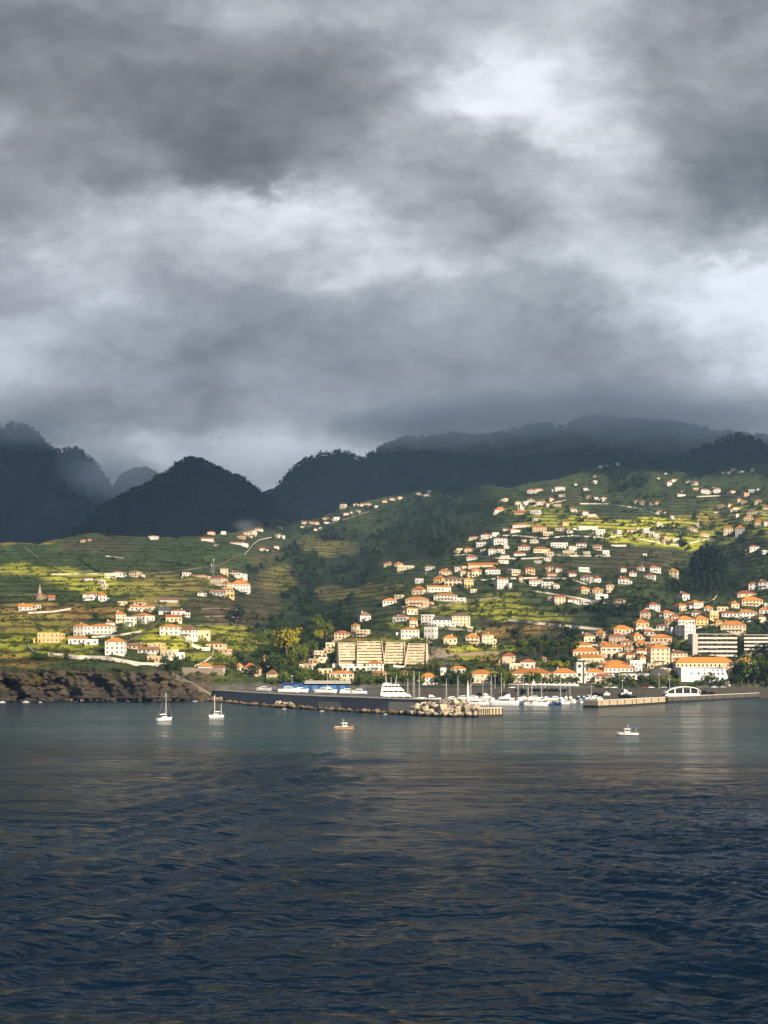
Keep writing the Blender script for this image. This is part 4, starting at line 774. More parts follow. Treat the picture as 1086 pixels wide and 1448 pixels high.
def church(px, py, d, s, label, wall, spire):
    root = empty('church', at(px, py, d)); k = s
    MB().box(-4*k, 4*k, 2*k, 14*k, -3, 5*k).build('nave', wall, root)
    b = MB().gable(2*k-.3, 14*k+.3, -4*k-.3, 4*k+.3, 5*k+.003, 7.5*k); b.v = [(y, x, z) for x, y, z in b.v]; b.f = [f[::-1] for f in b.f]; b.build('nave_roof', ROOF['r'], root)
    MB().box(-1.5*k, 1.5*k, 0, 3*k-1*k, -3, 8*k).build('tower', wall, root)
    sp = MB().add([(-1.6*k,-.1,8*k+.003),(1.6*k,-.1,8*k+.003),(1.6*k,2.1*k,8*k+.003),(-1.6*k,2.1*k,8*k+.003),(0,1*k,8*k+spire)], [(0,3,2,1),(0,1,4),(1,2,4),(2,3,4),(3,0,4)]).build('spire', plain('grey_spire', (.30,.28,.24), .8), root)
    put('door', DOOR, root, (0, 0, 0), (1.2*k, 1, 2.4*k)); put('window', WIN, root, (0, 0, 5*k), (.7*k, 1, 1.5*k))
    tag(root, label, 'church')
church(56, 849, float(depth(56, 849)), .78, 'small stone church with tall pointed grey spire among green fields', plain('church_stone', (.30,.23,.16), .9), 7.5)
church(737, 722, float(depth(737, 722)), .9, 'white hilltop church with bell gable and small spire', WHITE, 3.2)
# boat-yard shed
def shed():
    d = 600.0; root = empty('boatyard_shed', Vector(((446-CX)/F*d, d, 6.4)), R(2)); hw = 48/F*d
    MB().box(-hw, hw, 0, 11, -1, 4.3).build('wall', BLUE, root)
    MB().add([(-hw+14,-1.6,4.3),(hw+1,-1.6,4.3),(hw+1,12,5.6),(-hw+14,12,5.6),(-hw+14,-1.6,4.75),(hw+1,-1.6,4.75),(hw+1,12,6.05),(-hw+14,12,6.05)],[(0,3,2,1),(4,5,6,7),(0,1,5,4),(1,2,6,5),(2,3,7,6),(3,0,4,7)]).build('roof', plain('pale_sheet_roof', (.46,.42,.34), .7, .2), root)
    MB().box(-hw-.1, -hw+13.5, -.2, 11.2, 4.32, 4.8).build('side_roof', plain('dark_blue_sheet', (.015,.03,.09), .6), root)
    for i in range(7): MB().box(-hw+2+i*5.6, -hw+5+i*5.6, -.12, 0, 0, 3.2).build('shutter_door', plain('light_blue_shutter', (.05,.16,.36), .5, .2), root)
    tag(root, 'long low blue boatyard shed with pale sheet roof on breakwater', 'shed')
shed()
def lattice(px, py, h, label):
    d = float(depth(px, py)); root = empty('radio_mast', at(px, py, d)); H_ = h/F*d
    b = MB()
    for a in (0, 2.1, 4.2): b.tube((.9*math.cos(a), .9*math.sin(a), -1), (.15*math.cos(a), .15*math.sin(a), H_), .09, .05, 4)
    for i in range(9):
        z = H_*i/9; r0 = .9-.75*i/9
        for a in (0, 2.1, 4.2): b.tube((r0*math.cos(a), r0*math.sin(a), z), (r0*.92*math.cos(a+2.1), r0*.92*math.sin(a+2.1), z+H_/9), .04, .04, 3)
    b.build('lattice', RAIL, root); MB().box(-.5, .5, -.3, .3, H_-1, H_).build('antenna', WHITE, root)
    tag(root, label, 'mast')
lattice(302, 815, 24, 'tall thin grey lattice radio mast behind the ridge hamlet'); lattice(299, 812, 14, 'short thin grey lattice mast left of the tall radio mast')
# ------------------------------------------------------------------ walls and lanes across the slopes
def strip_wall(pts, h, name, mat, label, cat='wall', thick=.7):
    xs = []; 
    for (a, b) in zip(pts[:-1], pts[1:]):
        m = max(2, int(math.hypot(b[0]-a[0], b[1]-a[1])/3))
        xs += [(a[0]+(b[0]-a[0])*i/m, a[1]+(b[1]-a[1])*i/m) for i in range(m)]
    xs.append(pts[-1]); P_ = [ground(*p) for p in xs]; b = MB(); n = len(P_)
    vs = []
    for p in P_: vs += [(p.x, p.y-.2, p.z-1.2), (p.x, p.y-.2, p.z+h), (p.x, p.y+thick, p.z+h), (p.x, p.y+thick, p.z-1.2)]
    fs = [(0,1,2,3), tuple((n-1)*4+q for q in (3,2,1,0))]
    for i in range(n-1):
        for q in range(4): fs.append((4*i+q, 4*i+4+q, 4*i+4+(q+1) % 4, 4*i+(q+1) % 4))
    b.add(vs, [f[::-1] for f in fs]); o = b.build(name, mat); tag(o, label, cat); return o
PALEW = plain('pale_parapet', (.50,.46,.40), .9, .2, .3); STONEW = plain('dry_stone', (.15,.125,.10), .95, .4, .5, bump=.2); WHITEW = plain('white_parapet', (.66,.62,.55), .9, .15, .3)
strip_wall([(68,928),(90,930),(110,932),(150,933),(165,936),(200,942),(235,943)], 2.4, 'road_wall', PALEW, 'long pale retaining wall of coastal road above the cliff')
strip_wall([(41,908),(40,916),(46,922),(60,927)], 1.2, 'garden_wall', PALEW, 'short curved pale wall at the bend left of the yellow block')
strip_wall([(252,899),(262,906),(272,914),(285,920),(297,920)], 2.2, 'zigzag_wall', WHITEW, 'white sloping wall stepping down below the orange-roofed white house')
strip_wall([(288,906),(296,912),(302,920),(299,930),(288,938),(275,944)], 1.4, 'lane_wall', PALEW, 'pale wall curling along the lane towards the cliff terrace')
strip_wall([(258,953),(280,954),(300,954),(318,955)], 4.2, 'stone_terrace', STONEW, 'tall brown stone terrace wall beneath the white cliff houses')
strip_wall([(244,956),(258,963),(272,970),(286,978),(298,985)], 2.2, 'ramp_wall', plain('ramp_stone', (.20,.17,.14), .95, .3), 'grey stone ramp wall slanting down the cliff to the breakwater')
strip_wall([(180,908),(196,900),(212,890),(222,882),(228,874)], 1.0, 'lane_edge', STONEW, 'grey stone edge of the lane climbing through white hamlet')
strip_wall([(718,878),(750,882),(790,886),(820,889),(852,892)], 2.0, 'hill_road_wall', plain('grey_road_wall', (.36,.33,.30), .9, .2), 'long straight grey road wall across the terraces above town')
strip_wall([(785,856),(795,868),(803,882),(806,890)], .6, 'path_wall', STONEW, 'thin stone path wall dropping through terraces to the road wall')
strip_wall([(635,852),(660,851),(685,848),(705,846)], 1.4, 'terrace_wall', STONEW, 'brown stone wall under the lowest long white house')
strip_wall([(600,885),(640,891),(665,893),(680,894)], 1.6, 'garden_terrace', plain('grey_garden_wall', (.22,.20,.17), .95, .3), 'grey garden wall in front of the large cream villa')
strip_wall([(636,928),(660,928),(690,926),(712,926)], 2.6, 'bank_wall', plain('warm_bank_wall', (.24,.18,.11), .95, .3), 'warm stone retaining wall of bank right of the hotel')
strip_wall([(470,944),(500,944),(520,944)], 2.6, 'pool_wall', WHITEW, 'long white wall below the western hotel wings')
strip_wall([(556,943),(580,946),(600,946),(616,944)], 1.6, 'hotel_wall', WHITEW, 'long white garden wall below the eastern hotel wings')
strip_wall([(780,785),(810,787),(840,787),(863,787)], 1.6, 'plot_wall', PALEW, 'pale plot wall under the row of shaded village houses')
strip_wall([(60,841),(30,842),(0,841),(-20,841)], .8, 'field_wall', STONEW, 'brown field wall running left from the little church')
strip_wall([(345,785),(352,778),(358,770),(366,764),(384,760)], .8, 'lane_parapet', PALEW, 'pale edge of the lane rising behind the ridge hamlet')
strip_wall([(960,857),(985,853),(1000,852),(1010,848),(1014,842)], .9, 'grove_lane_wall', PALEW, 'pale lane wall rising right of houses under the pine grove')
strip_wall([(905,930),(930,946),(955,948)], 1.2, 'slope_wall', PALEW, 'pale sloping wall by the tall-windowed cream block')
# the big rock face beside the hotel
def crag():
    bm = bmesh.new(); bmesh.ops.create_icosphere(bm, subdivisions=4, radius=1.0); co = np.array([v.co[:] for v in bm.verts])
    kx = 1+.35*fbm(co[:, 0]*2.4+co[:, 1], co[:, 2]*2.4, 501, 4); co = co*kx[:, None]*np.array([10, 5, 11])+np.array(at(622, 942, 692))
    for v, q in zip(bm.verts, co): v.co = q
    me = bpy.data.meshes.new('rock_face'); bm.to_mesh(me); bm.free()
    tag(link('rock_face', me, plain('rock_face_stone', (.20,.165,.125), .95, .4, .3, bump=.6)), 'grey-brown bare rock outcrop beside the right end of hotel', 'rock')
crag()

HEDGE = plain('clipped_hedge', (.022,.032,.012), .95, .3, .6, bump=.3)
for i, (pts, lab, m) in enumerate((
    ([(0,793),(40,791),(80,789),(110,787),(150,787)], 'longest dark hedge line crossing the upper vineyard plots', HEDGE),
    ([(34,774),(44,782),(54,790)], 'short pale path edge dropping to the longest vineyard hedge', PALEW),
    ([(108,788),(124,800),(141,812)], 'dark hedge slanting down between the two widest vineyard plots', HEDGE),
    ([(54,791),(70,801),(94,812)], 'brown field edge slanting from the vineyard hedge to the lane', STONEW),
    ([(66,813),(110,812),(150,812),(178,811)], 'pale lane wall along the foot of the vineyards', PALEW),
    ([(118,770),(136,780),(150,787),(175,790)], 'pale track curving down from the red-roofed crest house', PALEW),
    ([(205,775),(250,780),(300,777),(340,773)], 'dark hedge across the green plots under the crest', HEDGE),
    ([(180,812),(230,811),(260,807),(310,800),(342,783)], 'grey lane wall below the green plots, rising to the right', STONEW),
    ([(225,793),(262,800),(300,805)], 'dark hedge between the lower green plots', HEDGE),
    ([(285,862),(310,861),(338,863)], 'uppermost stone riser of brown terraces under the hamlet', STONEW), ([(284,873),(312,872),(345,874)], 'middle stone riser of brown terraces under the hamlet', STONEW), ([(288,884),(318,883),(350,886)], 'lowest stone riser of brown terraces under the hamlet', STONEW))):
    strip_wall(pts, 1.1, 'hedge' if m is HEDGE else 'field_wall', m, lab, 'hedge' if m is HEDGE else 'wall', .8)

LANES = [([(640,786),(665,785),(700,790),(735,791),(780,789)], 'below the second street of the right-hill village'), ([(598,808),(640,818),(680,821),(718,819)], 'under the orange-roofed cluster'), ([(556,861),(600,862),(640,855)], 'under the peach house at the valley edge'),
 ([(700,758),(730,758),(770,762),(810,758),(850,761),(880,758)], 'between the upper village and second street'), ([(860,857),(880,858),(905,853),(930,868),(960,869),(1000,865)], 'along the houses under the dark pine grove'), ([(722,819),(760,818),(800,819),(830,827)], 'along the shaded middle slope houses'),
 ([(750,836),(790,842),(830,849),(870,856)], 'descending through the lower terraced houses'), ([(905,891),(940,892),(985,889),(1030,881),(1086,879)], 'across the sunlit upper town terraces'), ([(820,911),(860,915),(900,909),(945,912)], 'through the top of old-town stack'),
 ([(895,761),(930,768),(960,772),(1000,763),(1040,761)], 'under the white houses of bright band'), ([(985,703),(1030,701),(1075,706)], 'under the topmost right houses'), ([(1010,726),(1050,719),(1086,729)], 'through the sunlit right shoulder'),
 ([(820,713),(860,713),(900,719),(945,731),(955,739)], 'winding down from the high slope to bright band'), ([(430,746),(470,740),(500,731),(530,721)], 'following the dark middle ridge houses'), ([(705,716),(730,717),(765,715),(800,708)], 'around the hilltop church'), ([(655,902),(690,915),(715,915)], 'in front of the three villas right of hotel'),
 ([(545,812),(580,810),(610,812)], 'below the pair of twin houses at valley edge'), ([(40,868),(75,866),(100,862)], 'below the little field church'), ([(130,902),(165,900),(200,894)], 'under the long white hamlet house')]
for pts, where in LANES: strip_wall(pts, 1.3, 'lane_wall', random.choice((PALEW, STONEW, PALEW)), 'narrow lane wall %s' % where)

strip_wall([(846,972.2),(880,972.2),(920,972.0),(955,972.0),(985,972.0)], 1.4, 'hedge', HEDGE, 'clipped dark hedge along the quay road before the harbour hall', 'hedge', 1.2)
strip_wall([(545,972.2),(590,972.2),(640,972.0),(690,972.0),(728,972.0)], 1.2, 'hedge', HEDGE, 'clipped dark hedge along the quay road behind the marina masts', 'hedge', 1.2)
# ------------------------------------------------------------------ vegetation
def leaf_mat(name, rgb, trans=0.25):
    m, nt = new_mat(name)
    geo = nd(nt, 'ShaderNodeNewGeometry'); oi = nd(nt, 'ShaderNodeObjectInfo')
    n1 = nd(nt, 'ShaderNodeTexNoise', inp={'Vector': geo.outputs['Position'], 'Scale': 0.35, 'Detail': 3.0})
    n2 = nd(nt, 'ShaderNodeTexNoise', inp={'Vector': geo.outputs['Position'], 'Scale': 0.03, 'Detail': 2.0})
    k = math_n(nt, 'MULTIPLY', math_n(nt, 'MULTIPLY_ADD', n1.outputs['Fac'], 1.1, 0.45), math_n(nt, 'MULTIPLY_ADD', oi.outputs['Random'], 0.6, 0.7))
    k = math_n(nt, 'MULTIPLY', k, math_n(nt, 'MULTIPLY_ADD', n2.outputs['Fac'], 0.9, 0.55))
    c = mixc(nt, 1.0, rgb, k, 'MULTIPLY')
    d = nd(nt, 'ShaderNodeBsdfDiffuse', inp={0: c}); t = nd(nt, 'ShaderNodeBsdfTranslucent', inp={0: c})
    out(nt, nd(nt, 'ShaderNodeMixShader', inp={0: trans, 1: d.outputs[0], 2: t.outputs[0]}).outputs[0]); return m
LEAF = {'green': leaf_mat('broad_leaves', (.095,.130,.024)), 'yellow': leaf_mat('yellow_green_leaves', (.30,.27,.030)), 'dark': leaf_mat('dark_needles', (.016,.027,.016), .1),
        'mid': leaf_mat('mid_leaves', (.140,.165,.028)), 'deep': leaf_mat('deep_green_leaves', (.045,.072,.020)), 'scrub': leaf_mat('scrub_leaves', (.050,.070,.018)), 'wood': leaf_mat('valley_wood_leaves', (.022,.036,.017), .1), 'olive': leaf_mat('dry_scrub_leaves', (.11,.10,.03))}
BARK = plain('bark', (.09,.065,.045), .95, .3, 2.0)
def quads(cen, nrm, size, r):
    """little square leaves facing nrm, with a random spin"""
    n = len(cen); nrm = nrm/np.maximum(np.linalg.norm(nrm, axis=1, keepdims=True), 1e-6)
    ref = np.where(np.abs(nrm[:, 2:3]) < .9, np.array([[0, 0, 1.0]]), np.array([[1.0, 0, 0]]))
    a = np.cross(nrm, ref); a /= np.linalg.norm(a, axis=1, keepdims=True); b = np.cross(nrm, a)
    th = r.random(n)*2*np.pi; c, s = np.cos(th)[:, None], np.sin(th)[:, None]; a, b = a*c+b*s, b*c-a*s
    sz = (size*(0.6+0.8*r.random(n)))[:, None] if np.isscalar(size) else (size*(0.6+0.8*r.random(n)))[:, None]
    v = np.stack([cen-a*sz-b*sz*.6, cen+a*sz-b*sz*.6, cen+a*sz*.7+b*sz*.7, cen-a*sz*.7+b*sz*.7], 1)
    return v.reshape(-1, 3)
def crown_pts(kind, n, r):
    """leaf positions and outward normals of a crown one unit high (base at 0)"""
    if kind == 'pine':
        t = r.random(n)**0.8; z = .08+.92*t; rad = (.30*(1-t)**.8+.02)*(.75+.5*((t*9) % 1))
        a = r.random(n)*2*np.pi; q = np.sqrt(r.random(n))
        p = np.stack([np.cos(a)*rad*q, np.sin(a)*rad*q, z], 1); nn = np.stack([np.cos(a), np.sin(a), .5+0*a], 1); return p, nn+.5*r.normal(size=(n, 3))
    if kind == 'palm':
        m = 13; k = r.integers(0, m, n); a = k*2*np.pi/m+.25*np.sin(k*7.0); t = r.random(n); rr = .48*t; up = .25*np.sin(k*3.1)+.3
        p = np.stack([np.cos(a)*rr, np.sin(a)*rr, .80+up*t*.7-.55*t*t], 1); return p, np.stack([0*a, 0*a, 1+0*a], 1)+.5*r.normal(size=(n, 3))
    L = {'round': 9, 'tall': 10, 'bush': 6, 'cypress': 8}[kind]
    if kind == 'round': c = np.stack([r.normal(size=L)*.24, r.normal(size=L)*.24, .62+r.normal(size=L)*.15], 1); s = .17+.12*r.random(L)
    elif kind == 'tall': c = np.stack([r.normal(size=L)*.15, r.normal(size=L)*.15, np.linspace(.28, .86, L)], 1); s = .12+.09*r.random(L)
    elif kind == 'cypress': c = np.stack([r.normal(size=L)*.03, r.normal(size=L)*.03, np.linspace(.12, .9, L)], 1); s = .11*(1.1-np.linspace(0, .8, L))
    else: c = np.stack([r.normal(size=L)*.34, r.normal(size=L)*.34, .30+r.random(L)*.3], 1); s = .22+.16*r.random(L)
    k = r.integers(0, L, n); d = r.normal(size=(n, 3)); d /= np.linalg.norm(d, axis=1, keepdims=True)
    p = c[k]+d*(s[k]*(.55+.45*r.random(n)**.5))[:, None]; p[:, 2] = np.maximum(p[:, 2], .02)
    return p, d+.6*r.normal(size=(n, 3))
def crown_mesh(kind, n, size, seed):
    r = np.random.default_rng(seed); p, q = crown_pts(kind, n, r); v = quads(p, q, size, r)
    return mesh_np('crown', v, np.arange(len(v)).reshape(-1, 4), False)
def trunk_mesh(kind):
    b = MB()
    if kind == 'palm': b.tube((0,0,-.1), (.02,0,.4), .03, .024).tube((.02,0,.4), (.01,0,.82), .024, .02)
    elif kind in ('bush',): 
        for a in (0, 2.1, 4.2): b.tube((0,0,-.1), (.16*math.cos(a),.16*math.sin(a),.4), .03, .012, 5)
    else:
        b.tube((0,0,-.12), (0,0,.42), .034, .024)
        if kind != 'pine' and kind != 'cypress':
            for a in (.4, 2.3, 4.4): b.tube((0,0,.36), (.22*math.cos(a),.22*math.sin(a),.68), .02, .008, 5)
        b.tube((0,0,.42), (0,0,.85), .024, .008)
    return b.mesh('trunk')
CROWNS = {}; TRUNKS = {}
for kk, n, s in (('round', 420, .050), ('tall', 380, .040), ('pine', 420, .035), ('bush', 300, .065), ('palm', 260, .035), ('cypress', 260, .030)):
    CROWNS[kk] = [(n, s, 900+37*i+len(kk)) for i in range(4)]; t = trunk_mesh(kk); t.materials.append(BARK); TRUNKS[kk] = t
_cm = {}
def crown_of(kind, leaf):
    i = random.randrange(4); key = (kind, leaf, i)
    if key not in _cm:
        n, s, sd = CROWNS[kind][i]; me = crown_mesh(kind, n, s, sd); me.materials.append(LEAF[leaf]); _cm[key] = me
    return _cm[key]
KINDNAME = {'round': 'broadleaf_tree', 'tall': 'slender_tree', 'pine': 'pine_tree', 'bush': 'bush', 'palm': 'palm_tree', 'cypress': 'cypress_tree'}
LEAFLOOK = {'green': 'green', 'yellow': 'yellow-green', 'dark': 'very dark', 'mid': 'mid green', 'deep': 'deep green', 'scrub': 'dull green'}
def tree(px, py, h, kind='round', leaf='green', d=None):
    dd = float(depth(px, py)) if d is None else d
    hh = h*dd/F; root = empty(KINDNAME[kind], at(px, py, dd), random.random()*6.28); sx = hh*random.uniform(.85, 1.2)
    root.scale = (sx, sx, hh)
    link('trunk', TRUNKS[kind], None, root); link('crown', crown_of(kind, leaf), None, root); return root
def grove(place, items, kind='round', leaf='green'):
    g = sorted(items, key=lambda q: q[0]); n = len(g)
    for i, it in enumerate(g):
        k = it[3] if len(it) > 3 else kind; l = it[4] if len(it) > 4 else leaf
        o = tree(it[0], it[1], it[2], k, l)
        tag(o, '%s %s, %s %s' % (LEAFLOOK[l], KINDNAME[k].replace('_', ' '), ordinal(i, n), place), 'bush' if k == 'bush' else 'tree', 'trees '+place)
grove('along the marina promenade', [(745,968,15),(753,968,16),(761,968,17),(771,967,10,'round','mid'),(779,967,16,'tall','mid'),(789,967,14,'tall','mid'),(795,967,9,'round','mid'),(801,967,9,'round','mid'),(809,967,11,'round','green'),(816,967,10)])
grove('before the dark harbour hall', [(862,968,13),(873,967,10,'bush'),(880,968,15),(887,969,12,'round','deep'),(896,969,9,'bush','mid'),(905,968,18,'round','deep'),(912,968,12),(919,969,15),(927,969,12,'bush','mid'),(936,968,11,'round','mid'),(946,967,9,'bush','mid'),(957,967,9,'bush','mid')])
grove('before the white fortress wall', [(985,969,9,'bush','mid'),(995,969,8,'bush'),(1006,970,17,'round','green'),(1018,969,10,'bush','deep'),(1027,969,11,'bush','deep')])
grove('east of the white fortress', [(1034,958,16,'round','mid'),(1037,970,20,'round','deep'),(1048,970,34,'round','deep'),(1058,968,36,'round','green'),(1067,970,30,'round','dark'),(1078,969,36,'round','green'),(1089,969,34,'round','deep')])
grove('around the balconied apartment block', [(1044,930,26,'pine','dark'),(1049,928,22,'pine','dark'),(1060,928,10,'bush','deep'),(1074,930,18,'round','dark'),(1084,928,22,'round','dark'),(1062,901,11,'bush','deep'),(1075,902,13,'round','deep'),(1084,900,14,'round','deep'),(997,892,9,'bush','mid'),(960,920,14,'bush','green'),(972,922,14,'bush','green'),(950,915,9,'bush','green'),(968,928,9,'bush','deep')])
grove('behind the harbour basin', [(503,969,12,'bush'),(512,969,15,'round','mid'),(525,969,11),(535,968,16,'round','mid'),(545,970,17),(553,970,19,'round','mid'),(561,970,19),(570,968,15,'round','mid'),(581,966,15),(592,963,13),(598,970,14,'round','mid'),(617,968,14,'round','deep'),(634,969,18,'round','green'),(642,970,22,'round','deep'),(650,969,20,'round','deep'),(659,968,17),(665,969,14,'round','deep'),(696,969,15,'round','deep'),(703,970,21,'round','mid'),(711,970,25,'round','mid'),(719,968,16),(725,967,12,'round','mid')])
grove('on the bank under terraced hotel', [(583,950,12,'bush'),(594,950,14,'round','mid'),(606,952,15,'round','mid'),(614,948,16,'round','green'),(621,945,11,'bush','mid'),(640,944,9,'bush','mid'),(662,944,9,'bush'),(672,944,13,'round','green'),(684,946,10,'bush'),(545,945,7,'bush'),(560,941,6,'bush','deep'),(520,943,7,'bush','deep'),(632,916,7,'bush','deep'),(652,915,6,'bush'),(675,916,7,'bush'),(640,924,4,'bush','mid'),(666,924,4,'bush','mid')])
grove('in the wooded valley mouth', [(358,958,18,'round','deep'),(366,948,16),(372,932,18,'round','deep'),(377,908,16),(366,914,18),(386,935,22,'round','deep'),(393,955,32,'round','deep'),(397,926,26,'round','green'),(405,928,42,'tall','yellow'),(412,920,30,'tall','yellow'),(402,968,18,'round','green'),(415,962,24,'round','deep'),(419,945,28,'round','mid'),(427,968,20,'round','green'),(432,933,24,'round','mid'),(440,966,20,'round','green'),(442,926,20,'round','green'),(452,966,18,'round','mid'),(449,947,9,'round','dark'),(458,949,10,'round','dark'),(455,908,18,'round','yellow'),(463,900,20,'round','mid'),(450,893,20,'round','green'),(437,905,20,'round','deep'),(423,915,22,'round','deep'),(470,935,12,'round','deep'),(470,968,14,'bush','mid'),(385,968,12,'bush','green'),(480,925,10,'bush','mid'),(412,900,20,'round','deep'),(390,897,18,'round','deep')])
grove('on the west headland slope', [(334,883,24,'round','dark'),(353,896,11,'round','deep'),(105,850,10,'round','green'),(87,857,8,'bush','deep'),(130,861,12,'bush'),(135,879,13,'round','deep'),(150,879,9,'bush'),(57,893,6,'bush','deep'),(170,903,18,'palm','green'),(156,907,9,'bush'),(27,823,9,'cypress','dark'),(18,822,7,'bush','deep'),(196,883,10,'bush','mid'),(289,913,11,'bush','mid'),(326,913,10,'bush'),(346,920,14,'round','mid'),(350,908,9,'bush'),(318,936,13,'bush','mid'),(329,946,15,'round','mid'),(66,920,8,'bush','mid'),(78,922,8,'bush','mid'),(90,922,8,'bush'),(34,906,8,'bush'),(22,913,8,'bush'),(12,902,8,'bush'),(140,921,8,'bush','mid'),(120,924,7,'bush'),(158,792,6,'bush','deep'),(16,793,6,'bush','deep'),(265,912,5,'bush','mid'),(248,893,8,'bush','mid'),(288,797,7,'round','deep'),(295,800,7,'bush','deep')])
grove('at the lip of sea cliff', [(50,932,11,'bush','deep'),(60,934,12,'bush','deep'),(84,933,8,'bush'),(98,931,9,'bush','deep'),(200,937,7,'bush','deep'),(212,938,8,'bush'),(229,949,13,'bush','deep'),(240,950,16,'round','deep'),(252,950,17,'round','deep'),(262,945,9,'bush','deep')])
grove('on the green bank above promenade', [(727,905,17,'round','dark'),(733,926,13,'bush'),(742,918,14,'round','green'),(750,930,16,'round','green'),(757,908,10,'bush'),(765,922,18,'round','green'),(777,914,14,'round','deep'),(784,944,12,'bush','yellow'),(792,945,12,'bush','yellow'),(790,927,18,'round','green'),(800,917,16,'round','deep'),(805,938,14,'bush','deep'),(812,922,14,'round','green'),(768,941,10,'bush','green'),(757,943,10,'bush','mid'),(840,943,9,'bush','green'),(848,943,8,'bush','green'),(845,912,12,'round','dark'),(818,905,10,'bush'),(850,900,10,'round','deep')])
grove('in the dark pine grove', [(979,812,26),(985,820,38),(992,817,44),(1000,820,50),(1007,824,52),(1014,824,46),(1020,820,38),(1026,812,24),(995,838,30),(1004,842,30),(1012,838,30),(986,834,22),(968,776,13,'round','dark'),(974,780,10,'round','deep')], 'pine', 'dark')
grove('among houses on the shaded slope', [(700,737,8),(741,738,9,'round','dark'),(690,774,7),(747,752,7),(770,748,8),(780,764,8),(845,768,10),(838,766,8),(862,823,10),(872,820,9),(842,868,11,'round','dark'),(855,868,9,'round','dark'),(884,866,11,'round','dark'),(812,870,10,'round','dark'),(806,826,9),(756,846,8),(622,803,9),(645,798,10),(640,793,8),(693,826,10),(700,805,8),(655,832,7),(625,836,6),(568,856,9),(575,815,9),(541,815,8),(733,796,9),(722,786,8),(655,772,8),(895,835,10),(905,838,9),(937,838,9),(870,840,9),(700,845,7),(690,838,6)], 'round', 'deep')
grove('on the high right slopes', [(857,762,9,'round','mid'),(890,762,10,'round','mid'),(957,748,9,'round','green'),(880,745,5),(905,742,5),(963,770,9),(1000,772,9,'round','mid'),(1015,760,9),(1006,748,8),(1025,742,7),(1055,760,10),(1075,760,12),(1040,800,11),(1075,800,10),(1030,790,10),(1060,815,10),(1045,832,9),(1030,850,8)], 'round', 'deep')
grove('on the quay edge by the right piers', [(848,973,8),(858,973,9,'round','mid'),(869,973,7),(884,973,9,'round','deep'),(899,973,8),(915,973,9,'round','mid'),(930,973,8),(949,973,9,'round','deep'),(963,973,8,'bush','mid'),(978,972,8),(1010,972,8,'bush','deep'),(1024,972,8)], 'bush', 'green')
# scrub, hedges and the far woods: too many to count
def scatter(name, n, region, wfun, hpx, leaf, nq, size, kind='bush', dfun=None, seed=1):
    r = np.random.default_rng(seed); (x0, x1, y0, y1) = region
    px = r.uniform(x0, x1, n*4); py = r.uniform(y0, y1, n*4)
    ok = (py > ip(px, TOP)+2) & (py < ip(px, BOT)-3) & (r.random(n*4) < wfun(px, py))
    for hdat in HOUSES:
        w2 = hdat['w']/2+1
        ok &= ~((np.abs(px-hdat['px']) < w2) & (py > hdat['py']-7) & (py < hdat['py']+5))
    px, py = px[ok][:n], py[ok][:n]; m = len(px); d = depth(px, py); base = unproj(px, py, d)
    hh = r.uniform(hpx[0], hpx[1], m)*d/F; vs = []
    protos = [crown_pts(kind, nq, np.random.default_rng(seed*50+i)) for i in range(6)]
    k = r.integers(0, 6, m); ang = r.random(m)*6.28
    P0 = np.array([p for p, q in protos])[k]; Q0 = np.array([q for p, q in protos])[k]
    c, s = np.cos(ang)[:, None], np.sin(ang)[:, None]
    rx = lambda A: np.stack([A[..., 0]*c-A[..., 1]*s, A[..., 0]*s+A[..., 1]*c, A[..., 2]], -1)
    cen = rx(P0)*hh[:, None, None]*np.array([1.1, 1.1, 1.0])+base[:, None, :]-np.array([0, 0, .2])
    v = quads(cen.reshape(-1, 3), rx(Q0).reshape(-1, 3), np.repeat(hh*size, nq), r)
    me = mesh_np(name, v, np.arange(len(v)).reshape(-1, 4), False)
    tag(link(name, me, LEAF[leaf]), kind='stuff')
def gardens(name, leaf, seed, hp, nq, size):
    r = np.random.default_rng(seed); px, py = [], []
    for h_ in HOUSES:
        if h_['w'] < 6: continue
        for q in range(r.integers(1, 5)):
            sd = r.choice((-1, 1)); px.append(h_['px']+sd*h_['w']*r.uniform(.42, .85)); py.append(h_['py']+r.uniform(-1, 3.5))
        if r.random() < .6: px.append(h_['px']+h_['w']*r.uniform(-.4, .4)); py.append(h_['py']+r.uniform(1.5, 4))
    px, py = np.array(px), np.array(py); ok = (py > ip(px, TOP)+2) & (py < 969); px, py = px[ok], py[ok]; m = len(px); d = depth(px, py); base = unproj(px, py, d)
    hh = r.uniform(hp[0], hp[1], m)*np.clip(d/1100, .75, 1.3); k = r.integers(0, 6, m)
    protos = [crown_pts('bush', nq, np.random.default_rng(seed*50+i)) for i in range(6)]
    P0 = np.array([p for p, q in protos])[k]; Q0 = np.array([q for p, q in protos])[k]
    cen = P0*hh[:, None, None]+base[:, None, :]-np.array([0, 0, .3]); v = quads(cen.reshape(-1, 3), Q0.reshape(-1, 3), np.repeat(hh*size, nq), r)
    tag(link(name, mesh_np(name, v, np.arange(len(v)).reshape(-1, 4), False), LEAF[leaf]), kind='stuff')
gardens('garden_shrubs', 'deep', 61, (2.2, 5.5), 44, .11)
gardens('garden_greenery', 'green', 62, (1.5, 3.6), 36, .13)
def coverval(px, py): return cover(px, py)
def wood_w(px, py):
    c = cover(px, py); return np.clip(1-(np.abs(c-np.array(FOREST)).sum(1))/0.05, 0, 1)
def green_w(px, py):
    c = cover(px, py); return np.clip((c[:, 1]-.045)/.03, 0, 1)*np.where(fbm(px/13, py/6, 401, 3) > 0.02, .9, .08)*np.clip((975-py)/20, 0, 1)
